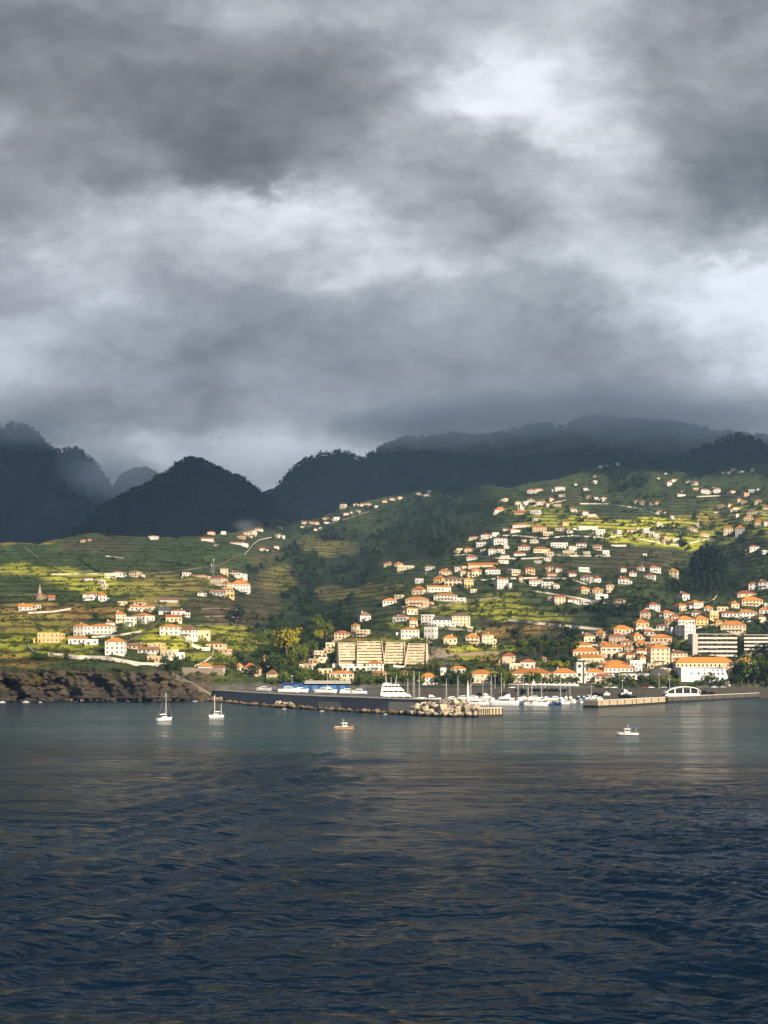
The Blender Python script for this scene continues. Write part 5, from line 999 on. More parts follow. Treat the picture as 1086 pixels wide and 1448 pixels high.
def hedge_w(px, py):
    d = depth(px, py); z = EYE+(HY-py)/F*d+5*fbm(px/40, py/30, 411, 3)
    fr = (z/9.2) % 1
    return np.where(fr < .14, .85, 0.0)*np.where(fbm(px/24, py/14, 413, 3) > -.1, 1, .1)*np.clip((960-py)/20, 0, 1)
gap = lambda x, y: np.where(fbm(x/22, y/16, 431, 4) > -.12, 1, .06)
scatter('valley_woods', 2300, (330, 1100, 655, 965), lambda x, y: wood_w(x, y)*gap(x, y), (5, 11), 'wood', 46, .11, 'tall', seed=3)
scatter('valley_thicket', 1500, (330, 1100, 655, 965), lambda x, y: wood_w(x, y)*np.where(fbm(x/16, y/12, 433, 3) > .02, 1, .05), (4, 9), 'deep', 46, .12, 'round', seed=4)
scatter('hillside_scrub', 3200, (-40, 1120, 650, 965), green_w, (2.0, 5.5), 'scrub', 26, .16, 'bush', seed=5)
scatter('terrace_hedges', 4200, (-40, 1120, 655, 950), hedge_w, (1.6, 3.2), 'scrub', 18, .2, 'bush', seed=7)
scatter('cliff_scrub', 420, (-40, 320, 930, 966), lambda x, y: np.where(fbm(x/22, y/9, 421, 3) > .05, .9, .1), (2, 5), 'deep', 30, .16, 'bush', seed=9)
scatter('field_tufts', 2600, (-40, 1120, 690, 960), lambda x, y: np.where(fbm(x/9, y/5, 423, 3) > .1, .6, .05), (1.2, 2.6), 'olive', 14, .22, 'bush', seed=13)
def mountain_woods(name, A, n, hm, seed, t0=.35):
    r = np.random.default_rng(seed); nr_, nc_ = A.shape[:2]
    i = (nr_-1)*(t0+(1-t0)*r.random(n)**.8); i[: n//4] = nr_-1.01; j = r.random(n)*(nc_-1.01)
    a, b = i.astype(int), j.astype(int); fa, fb = (i-a)[:, None], (j-b)[:, None]; a1 = np.minimum(a+1, nr_-1)
    base = (A[a, b]*(1-fa)+A[a1, b]*fa)*(1-fb)+(A[a, b+1]*(1-fa)+A[a1, b+1]*fa)*fb
    hh = hm*r.uniform(.5, 1.3, n); nq = 16
    protos = [crown_pts('tall', nq, np.random.default_rng(seed*50+q)) for q in range(6)]; k = r.integers(0, 6, n)
    P0 = np.array([p for p, q in protos])[k]; Q0 = np.array([q for p, q in protos])[k]
    cen = P0*hh[:, None, None]*np.array([1.5, 1.5, 1])+base[:, None, :]-np.array([0, 0, 1.0])
    v = quads(cen.reshape(-1, 3), Q0.reshape(-1, 3), np.repeat(hh*.16, nq), r)
    tag(link(name, mesh_np(name, v, np.arange(len(v)).reshape(-1, 4), False), LEAF['wood']), kind='stuff')
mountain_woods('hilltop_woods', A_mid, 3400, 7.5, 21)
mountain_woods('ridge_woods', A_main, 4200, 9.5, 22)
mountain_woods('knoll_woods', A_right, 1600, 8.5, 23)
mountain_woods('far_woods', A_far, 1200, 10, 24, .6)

scatter('slope_thicket', 900, (500, 1100, 690, 960), lambda x, y: np.where(fbm(x/15, y/9, 441, 3) > .16, .9, .04), (4, 8.5), 'deep', 50, .11, 'round', seed=17)
scatter('headland_thicket', 260, (-40, 420, 790, 965), lambda x, y: np.where(fbm(x/15, y/9, 443, 3) > .14, .9, .06), (3, 7), 'green', 50, .11, 'bush', seed=19)
# ------------------------------------------------------------------ breakwater, piers, quay
def wl(px, py): d = EYE*F/(py-HY); return Vector(((px-CX)/F*d, d, 0))      # a point on the water
def extrude_path(name, pts, thick, z0, z1, mat, lip=0.0, back=0.0):
    P_ = [wl(*p) for p in pts]; n = len(P_); vs = []; fs = []
    for i, p in enumerate(P_):
        t = (P_[min(i+1, n-1)]-P_[max(i-1, 0)]).normalized(); nrm = Vector((-t.y, t.x, 0))
        if nrm.y < 0: nrm = -nrm
        a = p+nrm*back; b = a+nrm*thick
        vs += [(a.x, a.y, z0), (a.x+nrm.x*.35, a.y+nrm.y*.35, z1), (b.x, b.y, z1), (b.x, b.y, z0)]
    for i in range(n-1):
        for q in range(4): fs.append((4*i+q, 4*i+(q+1) % 4, 4*i+4+(q+1) % 4, 4*i+4+q))
    fs += [(0,3,2,1), tuple((n-1)*4+q for q in range(4))]
    return MB().add(vs, fs).build(name, mat)
BWP = [(282,990),(330,995),(400,1001),(440,1003.5),(480,1005.5),(540,1009),(600,1011.5),(636,1012.5)]
root = empty('breakwater', wl(480, 1005.5))
def kid(o, root): 
    o.parent = root; o.matrix_parent_inverse = Matrix.Translation(-root.location); return o
kid(extrude_path('sea_wall', BWP, 5.0, -3, 6.4, DCONC, back=4.0), root)
kid(extrude_path('coping', BWP, 5.3, 6.403, 6.8, plain('pale_coping', (.24,.22,.20), .9, .2), back=3.9), root)
tag(root, 'long dark concrete breakwater wall with pale coping, curving out before the marina', 'breakwater')
yard = MB(); yp = [wl(*p)+Vector((0, 8, 0)) for p in BWP[:6]]; yb = [Vector(((px-CX)/F*648, 648, 0)) for px in (262, 330, 400, 440, 480, 545)]
n = len(yp); yard.add([(p.x, p.y, 6.3) for p in yp]+[(p.x, p.y, 6.3) for p in yb]+[(p.x, p.y, -3) for p in yp]+[(p.x, p.y, -3) for p in yb],
    [(i, i+1, n+i+1, n+i) for i in range(n-1)]+[(n-1, 3*n-1, 4*n-1, 2*n-1)])
tag(yard.build('yard_paving', plain('yard_asphalt', (.075,.07,.068), .95, .25, .3)), kind='structure')
def jetty(name, pts, thick, ztop, mat, label, wet=True):
    r_ = empty(name, wl(*pts[0])); kid(extrude_path('pier_body', pts, thick, 1.0, ztop, mat), r_)
    kid(extrude_path('wet_foot', pts, thick+.3, -3, .997, plain('wet_weedy_stone', (.018,.016,.012), .6, .3), back=-.25), r_)
    kid(extrude_path('deck_edge', pts, .7, ztop+.003, ztop+.3, PALEW, back=.1), r_)
    b = MB()
    P_ = [wl(*p) for p in pts]
    for i in range(len(P_)-1):
        for f in np.arange(0.1, 1, .22): q = P_[i].lerp(P_[i+1], float(f)); b.box(q.x-.14, q.x+.14, q.y-.12, q.y+.35, .6, ztop-.3)
    kid(b.build('fender', plain('rubber_fender', (.02,.02,.02), .8)), r_)
    tag(r_, label, 'pier'); return r_
jetty('mole_head', [(676,1014.2),(690,1014),(711,1013.4)], 9, 3.6, TANC, 'short ribbed tan concrete mole at the breakwater tip')
jetty('stone_pier', [(846,1000.6),(895,998),(942,994.8)], 9, 3.5, TANC, 'low tan stone pier reaching left across the harbour mouth')
jetty('dark_pier', [(945,993.8),(1000,991),(1072,987),(1130,984)], 10, 3.3, plain('black_pier_concrete', (.075,.068,.06), .95, .3, .4, bump=.15), 'dark concrete pier at the far right under white pavilion')
# rocks
def rock_mesh(seed, flat=.8):
    r = np.random.default_rng(seed); bm = bmesh.new(); pts = r.normal(size=(18, 3)); pts /= np.linalg.norm(pts, axis=1, keepdims=True); pts *= r.uniform(.8, 1.05, (18, 1))*np.array([1, .9, flat])
    for p in pts: bm.verts.new(p)
    res = bmesh.ops.convex_hull(bm, input=bm.verts); bmesh.ops.delete(bm, geom=[g for g in res['geom_interior'] if isinstance(g, bmesh.types.BMVert)], context='VERTS')
    bmesh.ops.bevel(bm, geom=bm.edges[:], offset=.06, segments=1, affect='EDGES'); me = bpy.data.meshes.new('boulder'); bm.to_mesh(me); bm.free(); return me
def rock_mat(name, rgb):
    m, nt = new_mat(name); geo = nd(nt, 'ShaderNodeNewGeometry'); oi = nd(nt, 'ShaderNodeObjectInfo'); sp = nd(nt, 'ShaderNodeSeparateXYZ', inp={0: geo.outputs['Position']})
    n1 = nd(nt, 'ShaderNodeTexNoise', inp={'Vector': geo.outputs['Position'], 'Scale': 0.9, 'Detail': 7.0, 'Roughness': 0.7})
    k = math_n(nt, 'MULTIPLY', math_n(nt, 'MULTIPLY_ADD', n1.outputs['Fac'], 1.1, .42), math_n(nt, 'MULTIPLY_ADD', oi.outputs['Random'], .7, .65))
    c = mixc(nt, 1.0, rgb, k, 'MULTIPLY')
    wet = nd(nt, 'ShaderNodeMapRange', inp={0: math_n(nt, 'MULTIPLY_ADD', n1.outputs['Fac'], 1.0, sp.outputs[2]), 1: 0.9, 2: 1.9, 3: 1.0, 4: 0.0}).outputs[0]
    c = mixc(nt, wet, c, (.022,.017,.012))
    p = nd(nt, 'ShaderNodeBsdfPrincipled', inp={'Base Color': c, 'Roughness': .9, 'Specular IOR Level': .15}); b = nd(nt, 'ShaderNodeBump', inp={'Height': n1.outputs['Fac'], 'Distance': .5, 'Strength': .9}); nt.links.new(b.outputs[0], p.inputs['Normal'])
    out(nt, p.outputs[0]); return m
RTAN = rock_mat('armour_stone', (.36,.30,.225)); RBRN = rock_mat('shore_rock', (.17,.12,.07)); RBLK = rock_mat('lava_rock', (.05,.042,.036))
RT = [rock_mesh(600+i) for i in range(6)]; RB = [rock_mesh(620+i, .65) for i in range(5)]; RK = [rock_mesh(640+i, .6) for i in range(5)]
for me in RT: me.materials.append(RTAN)
for me in RB: me.materials.append(RBRN)
for me in RK: me.materials.append(RBLK)
def boulder(px, py, s, z, set_, lab, grp, off=0.0):
    p = wl(px, py); o = link('boulder', random.choice(set_)); o.location = (p.x, p.y+off, z); o.rotation_euler = (random.uniform(-.5,.5), random.uniform(-.5,.5), random.uniform(0, 6.28)); o.scale = (s*random.uniform(.85,1.25), s*random.uniform(.85,1.2), s*random.uniform(.8,1.2))
    tag(o, lab, 'boulder', grp); return o
L1 = 'big angular tan armour boulder heaped at the breakwater tip'; G1 = 'tan boulders heaped at the breakwater tip'
random.seed(21)
PROFH = [(560,1.0),(575,2.4),(588,4.5),(600,6.3),(620,6.6),(632,7.2),(645,8.2),(655,7.4),(664,5.6),(676,5.6),(682,3.5)]
for px in np.arange(562, 684, 4.6):
    top_h = float(np.interp(px, [q[0] for q in PROFH], [q[1] for q in PROFH])); wy = float(np.interp(px, [560,600,640,682],[1010.3,1012.6,1013.8,1013.9]))
    z = .4; row_ = 0
    while z < top_h-1.0:
        s = random.uniform(1.5, 2.5) if row_ == 0 else random.uniform(1.7, 2.9)
        s = min(s, max(1.2, top_h-z)); boulder(px+random.uniform(-3, 3), wy+random.uniform(-.2,.2), s, z+s*.3, RT, L1, G1, off=row_*2.2+random.uniform(-.5,.5)); z += s*1.05; row_ += 1
for px in np.arange(286, 575, 4.2):
    wy = float(np.interp(px, [p[0] for p in BWP], [p[1] for p in BWP])); tall = 300 < px < 312 or 388 < px < 416
    if random.random() < .92: boulder(px+random.uniform(-1.5,1.5), wy+random.uniform(0,.5), random.uniform(1.3, 2.4)*(1.2 if tall else 1), random.uniform(.2,.7)+(.5 if tall else 0), RB, 'brown rock at the waterline under the dark breakwater wall', 'brown rocks along the breakwater foot', off=random.uniform(0, 2.5))
    if tall: boulder(px, wy, random.uniform(1.5, 2.2), 2.0, RT, 'pale tan boulder leaning on the dark breakwater wall', 'pale boulders leaning on the breakwater', off=2.5)
for px in np.arange(-12, 284, 6.5):
    for q in range(2):
        boulder(px+random.uniform(-3,3), 992.4+random.uniform(-.6,1.0)-(1.5 if px > 250 else 0), random.uniform(1.2, 3.4)*(1.3 if px < 70 else .8), random.uniform(.1, 1.2), RK if random.random() < .75 or px < 60 else RB, 'dark lava rock at the foot of left sea cliff', 'lava rocks below the sea cliff', off=random.uniform(-2, 6))
# surf at the cliff foot
FOAM = plain('sea_foam', (.75,.78,.80), .8, .2, 1.5)
random.seed(5)
def foam_patch(px, py, wpx, hm):
    p = wl(px, py); d = p.y; b = MB(); L_ = wpx/F*d; n = 14
    vs = [(0, 0, hm)]; 
    for i in range(n):
        a = 2*math.pi*i/n; r = random.uniform(.65, 1.1); vs.append((L_/2*math.cos(a)*r, 1.6*math.sin(a)*r, .02))
    b.add(vs, [(0, 1+i, 1+(i+1) % n) for i in range(n)]); o = b.build('surf', FOAM); o.location = (p.x, p.y, .12); tag(o, kind='stuff')
for px, py, wpx, hm in ((3,993.5,12,.7),(37,993.4,13,.8),(57,993.5,6,.4),(108,992.8,7,.4),(165,992.4,10,.4),(220,992.2,14,.3),(236,992.2,8,.5),(276,992,10,.3),(402,1003,8,.3),(455,1006,9,.3),(545,1010.6,7,.3)): foam_patch(px, py, wpx, hm)
def lighthouse():
    d = 417.0; root = empty('harbour_light', Vector(((661.5-CX)/F*d, d, 4.4)))
    MB().tube((0,0,-3), (0,0,7.6), .85, .52, 10).build('tower', WHITE, root); MB().tube((0,0,7.6), (0,0,8.3), .62, .6, 10).build('gallery', CREAM, root)
    MB().tube((0,0,8.303), (0,0,10.6), .42, .06, 8).build('pointed_cap', CREAM, root); MB().box(-.35,.35,-.90,-.78,0,1.7).build('door', DOORM, root)
    tag(root, 'slim white tapering harbour light with pointed cap among the tan boulders', 'lighthouse')
lighthouse()
# ------------------------------------------------------------------ boats
GEL = plain('white_gelcoat', (.80,.80,.79), .3, .05, .5, spec=.5); NAVY = plain('navy_gelcoat', (.02,.06,.17), .3, .1, spec=.5); WOODH = plain('orange_varnished_hull', (.28,.13,.05), .5, .2); GREYB = plain('grey_cover', (.33,.33,.34), .8, .15)
MASTM = plain('white_alloy_mast', (.68,.67,.64), .4, .08); CANV = plain('blue_canvas', (.03,.11,.32), .85, .2); WCANV = plain('white_canvas', (.72,.71,.68), .85, .1); REDC = plain('red_canvas', (.55,.06,.03), .8, .15); TEAK = plain('teak_deck', (.34,.24,.14), .8, .2); ANTI = plain('antifouling', (.05,.03,.03), .7)
def hull_mb(L, B, Hb, sheer=.35, full=2.6, z0=-.5):
    ns = 12; vs = []; fs = []
    for i in range(ns):
        t = i/(ns-1); hb = B/2*(.82+.18*min(1, t*4))*(max(0, 1-t**full))**.75+.02; top_ = Hb*(1+sheer*t*t); x = -L/2+L*t; rake = .10*L*max(0, t-.75)*4
        for (f, z) in ((1, top_), (.96, top_*.5), (.72, 0.0), (.05, z0)):
            xx = x-(1-(z-z0)/(top_-z0))*rake; vs += [(xx, hb*f, z)]
        for (f, z) in ((.05, z0), (.72, 0.0), (.96, top_*.5), (1, top_)):
            xx = x-(1-(z-z0)/(top_-z0))*rake; vs += [(xx, -hb*f, z)]
    for i in range(ns-1):
        for q in range(8): fs.append((8*i+q, 8*i+(q+1) % 8, 8*i+8+(q+1) % 8, 8*i+8+q))
    fs += [tuple(range(8))[::-1], tuple((ns-1)*8+q for q in range(8))]
    return MB().add(vs, fs)
def wedge(x0, x1, hw, z0, z1, f0=.1, f1=.35, ins=.12):
    a, b = x0+(x1-x0)*f0*.5, x1-(x1-x0)*f1
    return ([(x0,-hw,z0),(x1,-hw*.8,z0),(x1,hw*.8,z0),(x0,hw,z0),(a,-hw+ins,z1),(b,-hw*.85+ins,z1),(b,hw*.85-ins,z1),(a,hw-ins,z1)], [(0,3,2,1),(4,5,6,7),(0,1,5,4),(1,2,6,5),(2,3,7,6),(3,0,4,7)])
def sailboat(px, py, L, mast, rot, hullm=None, boomc=None, mizzen=0):
    root = empty('sailboat', wl(px, py), R(rot)); B = L*.31; Hb = .095*L+.25
    hull_mb(L, B, Hb, .25).build('hull', hullm or GEL, root)
    MB().add(*wedge(-L*.18, L*.24, B*.28, Hb*.95, Hb*1.1+.45)).build('coachroof', GEL, root)
    for s in (-1, 1): MB().box(-L*.12, L*.10, s*B*.26-.06, s*B*.26+.06, Hb+.16, Hb+.36).build('cabin_window', GLASS, root)
    m = MB().tube((L*.08,0,Hb), (L*.08,0,mast), .13, .09, 6).build('mast', MASTM, root)
    for z in (.45, .7): MB().tube((L*.08,-.9,mast*z), (L*.08,.9,mast*z), .04, .04, 4).build('spreader', MASTM, m)
    MB().tube((L*.08,0,Hb+1.3), (-L*.34,0,Hb+1.25), .07, .06, 5).build('boom', MASTM, root)
    MB().tube((L*.05,0,Hb+1.45), (-L*.32,0,Hb+1.4), .20, .13, 6).build('furled_sail', boomc or WCANV, root)
    b = MB(); b.tube((L*.49,0,Hb*1.25), (L*.08,0,mast*.97), .035, .035, 3).tube((-L*.48,0,Hb), (L*.08,0,mast*.99), .03, .03, 3).tube((L*.04,B*.44,Hb), (L*.08,0,mast*.9), .03, .03, 3).tube((L*.04,-B*.44,Hb), (L*.08,0,mast*.9), .03, .03, 3); b.build('rigging', RAIL, root)
    if mizzen: MB().tube((-L*.40,0,Hb), (-L*.40,0,mizzen), .1, .07, 6).build('mizzen_mast', MASTM, root)
    return root
def cruiser(px, py, L, rot, fly=False, cover=None, hullm=None, z=0.0, p=None):
    root = empty('motor_boat', (p if p is not None else wl(px, py))+Vector((0,0,z)), R(rot)); L = L*1.15; B = L*.33; Hb = .11*L+.3
    hull_mb(L, B, Hb, .4).build('hull', hullm or GEL, root)
    MB().add(*wedge(-L*.25, L*.28, B*.36, Hb*.95, Hb+.85+.04*L)).build('cabin', GEL, root)
    MB().add(*wedge(-L*.22, L*.262, B*.375, Hb+.28, Hb+.62+.03*L, ins=.02)).build('windscreen', GLASS, root)
    if fly:
        MB().add(*wedge(-L*.24, L*.08, B*.30, Hb+.86+.04*L, Hb+1.7+.05*L)).build('flybridge', GEL, root)
        MB().tube((-L*.16,0,Hb+1.5), (-L*.2,0,Hb+3.6), .06, .04, 4).build('radar_mast', MASTM, root)
    if cover: MB().add(*wedge(-L*.46, -L*.18, B*.40, Hb*.98, Hb+.75, .2, .1)).build('canvas_cover', cover, root)
    MB().box(-L*.46, -L*.30, -B*.3, B*.3, Hb*.96, Hb+.06).build('cockpit_sole', TEAK, root)
    return root
def dinghy(p, L, rot, m):
    root = empty('dinghy', p, R(rot)); hull_mb(L, L*.4, .55, .25, z0=-.2).build('hull', m, root); MB().box(-L*.3, -L*.2, -L*.17, L*.17, .42, .6).box(0, .25, -L*.17, L*.17, .42, .6).build('thwart', TEAK, root)
    MB().box(-L*.53, -L*.47, -.15, .15, .1, .9).build('outboard', ANTI, root); return root
o = sailboat(233, 1018.5, 7.0, 10.6, 48); tag(o, 'white single-masted yacht anchored off the left cliff, farthest left boat', 'sailboat')
o = sailboat(305, 1014.5, 7.0, 9.4, 226, mizzen=5.6); tag(o, 'white two-masted yacht anchored before the breakwater root', 'sailboat')
def workboat(px, py, L, rot, hullm, label, canopy):
    root = empty('motor_boat', wl(px, py), R(rot)); B = L*.34; Hb = .75
    hull_mb(L, B, Hb, .45).build('hull', hullm, root); hull_mb(L*1.012, B*1.03, .16, 0, z0=-.1).build('bootstripe', GEL if hullm is WOODH else NAVY, root)
    b = MB().tube((-L*.5,B*.4,Hb), (L*.2,B*.45,Hb*1.1), .06, .06, 5).tube((-L*.5,-B*.4,Hb), (L*.2,-B*.45,Hb*1.1), .06, .06, 5); b.build('gunwale', TEAK if hullm is GEL else GEL, root)
    MB().box(-L*.10, L*.12, -B*.27, B*.27, Hb*.8, Hb+1.25).build('wheelhouse', GEL, root); MB().box(-L*.08, L*.10, -B*.28, B*.28, Hb+.55, Hb+1.0).build('wheelhouse_window', GLASS, root)
    MB().box(-L*.16, L*.16, -B*.33, B*.33, Hb+1.253, Hb+1.35).build('wheelhouse_roof', GEL, root)
    MB().tube((-L*.04,0,Hb+1.3), (-L*.04,0,Hb+2.6), .05, .03, 5).tube((-L*.10,0,Hb+2.2), (L*.02,0,Hb+2.2), .03, .03, 4).build('mast', MASTM, root)
    if canopy: 
        c = MB().add(*wedge(-L*.42, -L*.14, B*.36, Hb+1.55, Hb+1.75, .1, .1)); c.build('awning', CANV, root); b = MB()
        for x in (-L*.40, -L*.16):
            for s in (-1, 1): b.tube((x, s*B*.33, Hb*.9), (x, s*B*.33, Hb+1.56), .03, .03, 4)
        b.build('awning_post', RAIL, root)
    tag(root, label, 'motor boat')
workboat(487, 1031, 6.6, 8, WOODH, 'small orange-brown fishing boat with white wheelhouse out on the water', False)
workboat(887, 1040, 6.4, 174, GEL, 'small white launch under way right of centre, open water around it', True)
random.seed(33)
def fleet(kind, place, items, fn, cat):
    g = sorted(items, key=lambda q: q[0])
    for i, it in enumerate(g):
        o, look = fn(*it[:-1]), it[-1]; tag(o, '%s, %s %s' % (look, ordinal(i, len(g)), place), cat, kind+' '+place)
fleet('sailboats', 'among masts in the marina', [
    (577,993,9,14,100,'white yacht'),(585,992,11,19,80,'white yacht with very tall mast'),(593,994,10,18,95,'white yacht'),(631,992,9,14,85,'white yacht'),(648,990,9,15.5,100,'white yacht'),
    (666,990,9,13,90,'white yacht'),(681,993,10,12.5,20,'white yacht lying broadside'),(695,990,10,16,95,'white yacht'),(709,989,10,17,85,'white yacht'),(713,988,9,13,90,'white yacht'),(733,990,8,10,100,'white yacht'),
    (747,990,8,10,90,'white yacht'),(752,989,8,11,80,'white yacht'),(766,989,9,14,90,'white yacht'),(771,988,8,12,95,'white yacht'),(793,990,9,15,95,'white yacht',),(800,988,8,12,85,'white yacht'),(806,988,8,11,90,'white yacht'),(835,988,7,9,10,'small white yacht'),(952,984,8,11,90,'white yacht')],
    lambda px, py, L, m, r: sailboat(px, py, L, m, r, boomc=random.choice((CANV, WCANV, NAVY))), 'sailboat')
fleet('motor boats', 'in the front marina row', [
    (672,997,9,170,True,None,None,'white motor cruiser'),(684,996,8,0,False,CANV,None,'white motor boat'),(711,997,15,178,True,None,None,'large sleek white motor yacht'),(735,996.5,8,5,False,CANV,NAVY,'blue-hulled motor boat'),(724,994,7,60,False,CANV,None,'white motor boat'),
    (747,998,5,15,False,WCANV,GREYB,'grey-hulled motor boat'),(764,997.5,8.5,4,False,WCANV,None,'long white motor boat'),(777,997,5.5,20,False,CANV,NAVY,'blue-hulled motor boat'),(786,996.5,5.5,150,False,CANV,NAVY,'blue-hulled motor boat'),(799,995.5,6,20,False,WCANV,None,'white motor boat'),
    (812,994,6,60,False,WCANV,None,'white motor boat'),(821,993.5,5.5,90,False,CANV,None,'blue-covered motor boat'),(829,993,5.5,80,False,CANV,NAVY,'blue-covered motor boat'),(838,993,6,10,False,CANV,None,'white motor boat'),(848,990,6,40,False,WCANV,None,'white motor boat')],
    lambda px, py, L, r, f, c, h: cruiser(px, py, L, r, f, c, h), 'motor boat')
fleet('motor boats', 'in the back marina row', [
    (600,993,9,5,False,WCANV,None,'white motor boat'),(612,991,9,0,True,None,None,'white motor cruiser'),(622,994,7,15,False,CANV,NAVY,'blue-covered motor boat'),(640,990,7,20,False,WCANV,None,'white motor boat'),(656,989,8,5,False,CANV,None,'white motor boat'),(668,988,7,170,False,WCANV,None,'white motor boat'),(688,988,8,10,True,None,None,'white motor cruiser'),(716,990,9,175,True,None,None,'white motor cruiser'),
    (742,989,6,0,False,GREYB,None,'grey-covered motor boat'),(757,990,9,5,False,WCANV,None,'white motor boat'),(774,991,7,10,False,CANV,None,'white motor boat'),(786,990,8,0,False,CANV,None,'white motor boat'),(817,989,6,100,False,CANV,NAVY,'blue-hulled motor boat'),(826,989,6,80,False,CANV,NAVY,'blue-hulled motor boat'),(842,988,6,20,False,WCANV,None,'white motor boat')],
    lambda px, py, L, r, f, c, h: cruiser(px, py, L, r, f, c, h), 'motor boat')
def big_yacht():
    d = 500.0; root = empty('passenger_yacht', Vector(((566-CX)/F*d, d, 0)), R(2)); L = 24.0; k = d/F
    hull_mb(L, 6.2, 4.2, .3, 3.2, -.8).build('hull', GEL, root)
    for (x0, x1, z0, z1, nm) in ((-10.5, 7.0, 4.1, 7.0, 'main_deck'), (-10.0, 3.2, 7.003, 9.6, 'upper_deck'), (-9.5, 0.8, 9.603, 12.0, 'sun_deck')):
        dk = MB().add(*wedge(x0, x1, 2.7, z0, z1, .06, .14)).build(nm, GEL, root)
        MB().add(*wedge(x0+.5, x1-.55, 2.74, z0+.9, z0+1.75, .02, .06, .03)).build('window_band', GLASS, dk)
        b = MB()
        for i in range(5): q = x0+1.2+i*(x1-x0-3)/4; b.box(q-.14, q+.14, -2.78, -2.70, z0+.9, z0+1.8)
        b.build('window_pillar', GEL, dk)
    MB().box(-8.5,-5.2,-1.2,1.2,12.003,12.6).tube((-7,0,12),(-7.4,0,17.5),.16,.08).tube((-4.6,0,12),(-4.6,0,15.5),.1,.06).tube((-2.4,0,12),(-1.8,0,16.5),.14,.06).build('radar_arch', GEL, root)
    b = MB()
    for i in range(12): b.tube((-9.3+i*.9,-2.4,12),(-9.3+i*.9,-2.4,12.9),.04,.04,4)
    b.tube((-9.3,-2.4,12.9),(.6,-2.4,12.9),.04,.04,4).build('rail', RAIL, root)
    tag(root, 'big white three-decked passenger yacht moored behind the dark breakwater', 'yacht')
    o = cruiser(596, 0, 13, 4, False, None, None, p=Vector(((592-CX)/F*496, 496, 3.6))); tag(o, 'sleek white motor yacht moored ahead of the three-decked yacht', 'motor boat')
    o.location.z = 1.6
big_yacht()
def pavilion():
    d = 600.0; root = empty('catamaran_ferry', Vector(((967-CX)/F*d, d+4, 2.6)), R(-2)); hw = 25/F*d
    n = 14; prof = [(-1,.10),(-.86,.42),(-.6,.70),(-.3,.9),(0,1.0),(.3,1.0),(.6,.90),(.82,.70),(.95,.42),(1,.2)]
    b = MB(); m = len(prof); H_ = 4.2; z0 = 2.2
    vs = [(x*hw, y, z0+z*H_) for y in (-3.0, 3.4) for x, z in prof]+[(x*hw, y, z0+z*H_-.55) for y in (-3.0, 3.4) for x, z in prof]
    fs = [(i, i+1, m+i+1, m+i) for i in range(m-1)]+[(2*m+i, 3*m+i, 3*m+i+1, 2*m+i+1) for i in range(m-1)]+[(i, 2*m+i, 2*m+i+1, i+1) for i in range(m-1)]+[(m+i, m+i+1, 3*m+i+1, 3*m+i) for i in range(m-1)]+[(0,m,3*m,2*m),(m-1,3*m-1,4*m-1,2*m-1)]
    b.add(vs, fs).build('curved_roof', GEL, root)
    MB().add(*wedge(-hw*.93, hw*.9, 2.4, .9, z0+H_*.62, .12, .1)).build('saloon_glass', GLASS, root)
    for x in (-.86, -.45, 0, .42, .84): MB().box(x*hw-.3, x*hw+.3, -2.75, -2.4, .6, z0+H_*(.38 if abs(x) > .8 else .7)).build('roof_pillar', GEL, root)
    for y in (-2.2, 2.2):
        o = hull_mb(2*hw, 2.4, 1.6, .3, 3.5, -1.4).build('hull', GEL if y < 0 else NAVY, root); o.location = (0, y, 0)
    MB().box(-hw*.9, hw*.9, -2.9, -2.55, 1.75, 2.1).build('white_band', GEL, root)
    tag(root, 'large white catamaran ferry with sweeping curved roof beside the dark pier', 'ferry')
pavilion()
fleet('boats', 'ashore or alongside the right piers', [
    (864,989,4.5,20,False,REDC,None,'white boat under a red cover'),(892,988.6,7,10,True,None,None,'white motor cruiser'),(880,987,8,30,True,CANV,NAVY,'blue-covered motor boat'),(907,986,5.5,80,False,GREYB,ANTI,'dark-hulled motor boat'),(925,985,10.5,6,True,None,None,'white motor cruiser'),(1005,984.5,10,8,False,CANV,NAVY,'blue-hulled motor boat'),(1020,984,8,12,False,CANV,NAVY,'blue-covered motor boat'),(1055,982,8,170,False,WCANV,None,'white motor boat'),(1072,981,9,175,False,WCANV,GREYB,'white-covered motor boat')],
    lambda px, py, L, r, f, c, h: cruiser(px, py, L, r, f, c, h, z=.0, p=wl(px, py)+Vector((0, 12, 2.6))), 'motor boat')
yz = 6.32
fleet('boats', 'laid up on the breakwater yard', [
    (372,577,8,5,False,GREYB,GREYB,'grey-covered motor boat'),(408,548,11,2,False,None,None,'long white motor boat'),(424,550,8,10,False,WCANV,None,'white motor boat'),(455,535,9,178,False,None,None,'white motor boat'),(466,540,7,0,True,None,None,'white motor cruiser'),(492,520,8,5,False,WCANV,None,'white-covered motor boat'),(506,512,8,175,False,CANV,None,'white motor boat')],
    lambda px, d, L, r, f, c, h: cruiser(px, 0, L, r, f, c, h, p=Vector(((px-CX)/F*d, d+6, yz+.4))), 'motor boat')
# pontoons
def pontoon(px0, px1, py, label):
    a, b = wl(px0, py), wl(px1, py); root = empty('pontoon', a); L_ = (b-a).length; root.rotation_euler = (0,0,math.atan2(b.y-a.y, b.x-a.x))
    MB().box(0, L_, -1, 1, .25, .6).build('decking', TEAK, root); MB().box(0, L_, -.8, .8, -.3, .247).build('float', GREYB, root)
    b_ = MB()
    for x in np.arange(2, L_, 9.0): b_.tube((x,1.1,-1),(x,1.1,2.6),.14,.14,6)
    b_.build('pile', RAIL, root); tag(root, label, 'pontoon')
pontoon(604, 735, 992.5, 'long floating pontoon behind the breakwater tip boats'); pontoon(738, 850, 991.5, 'floating pontoon between the two marina rows before promenade')
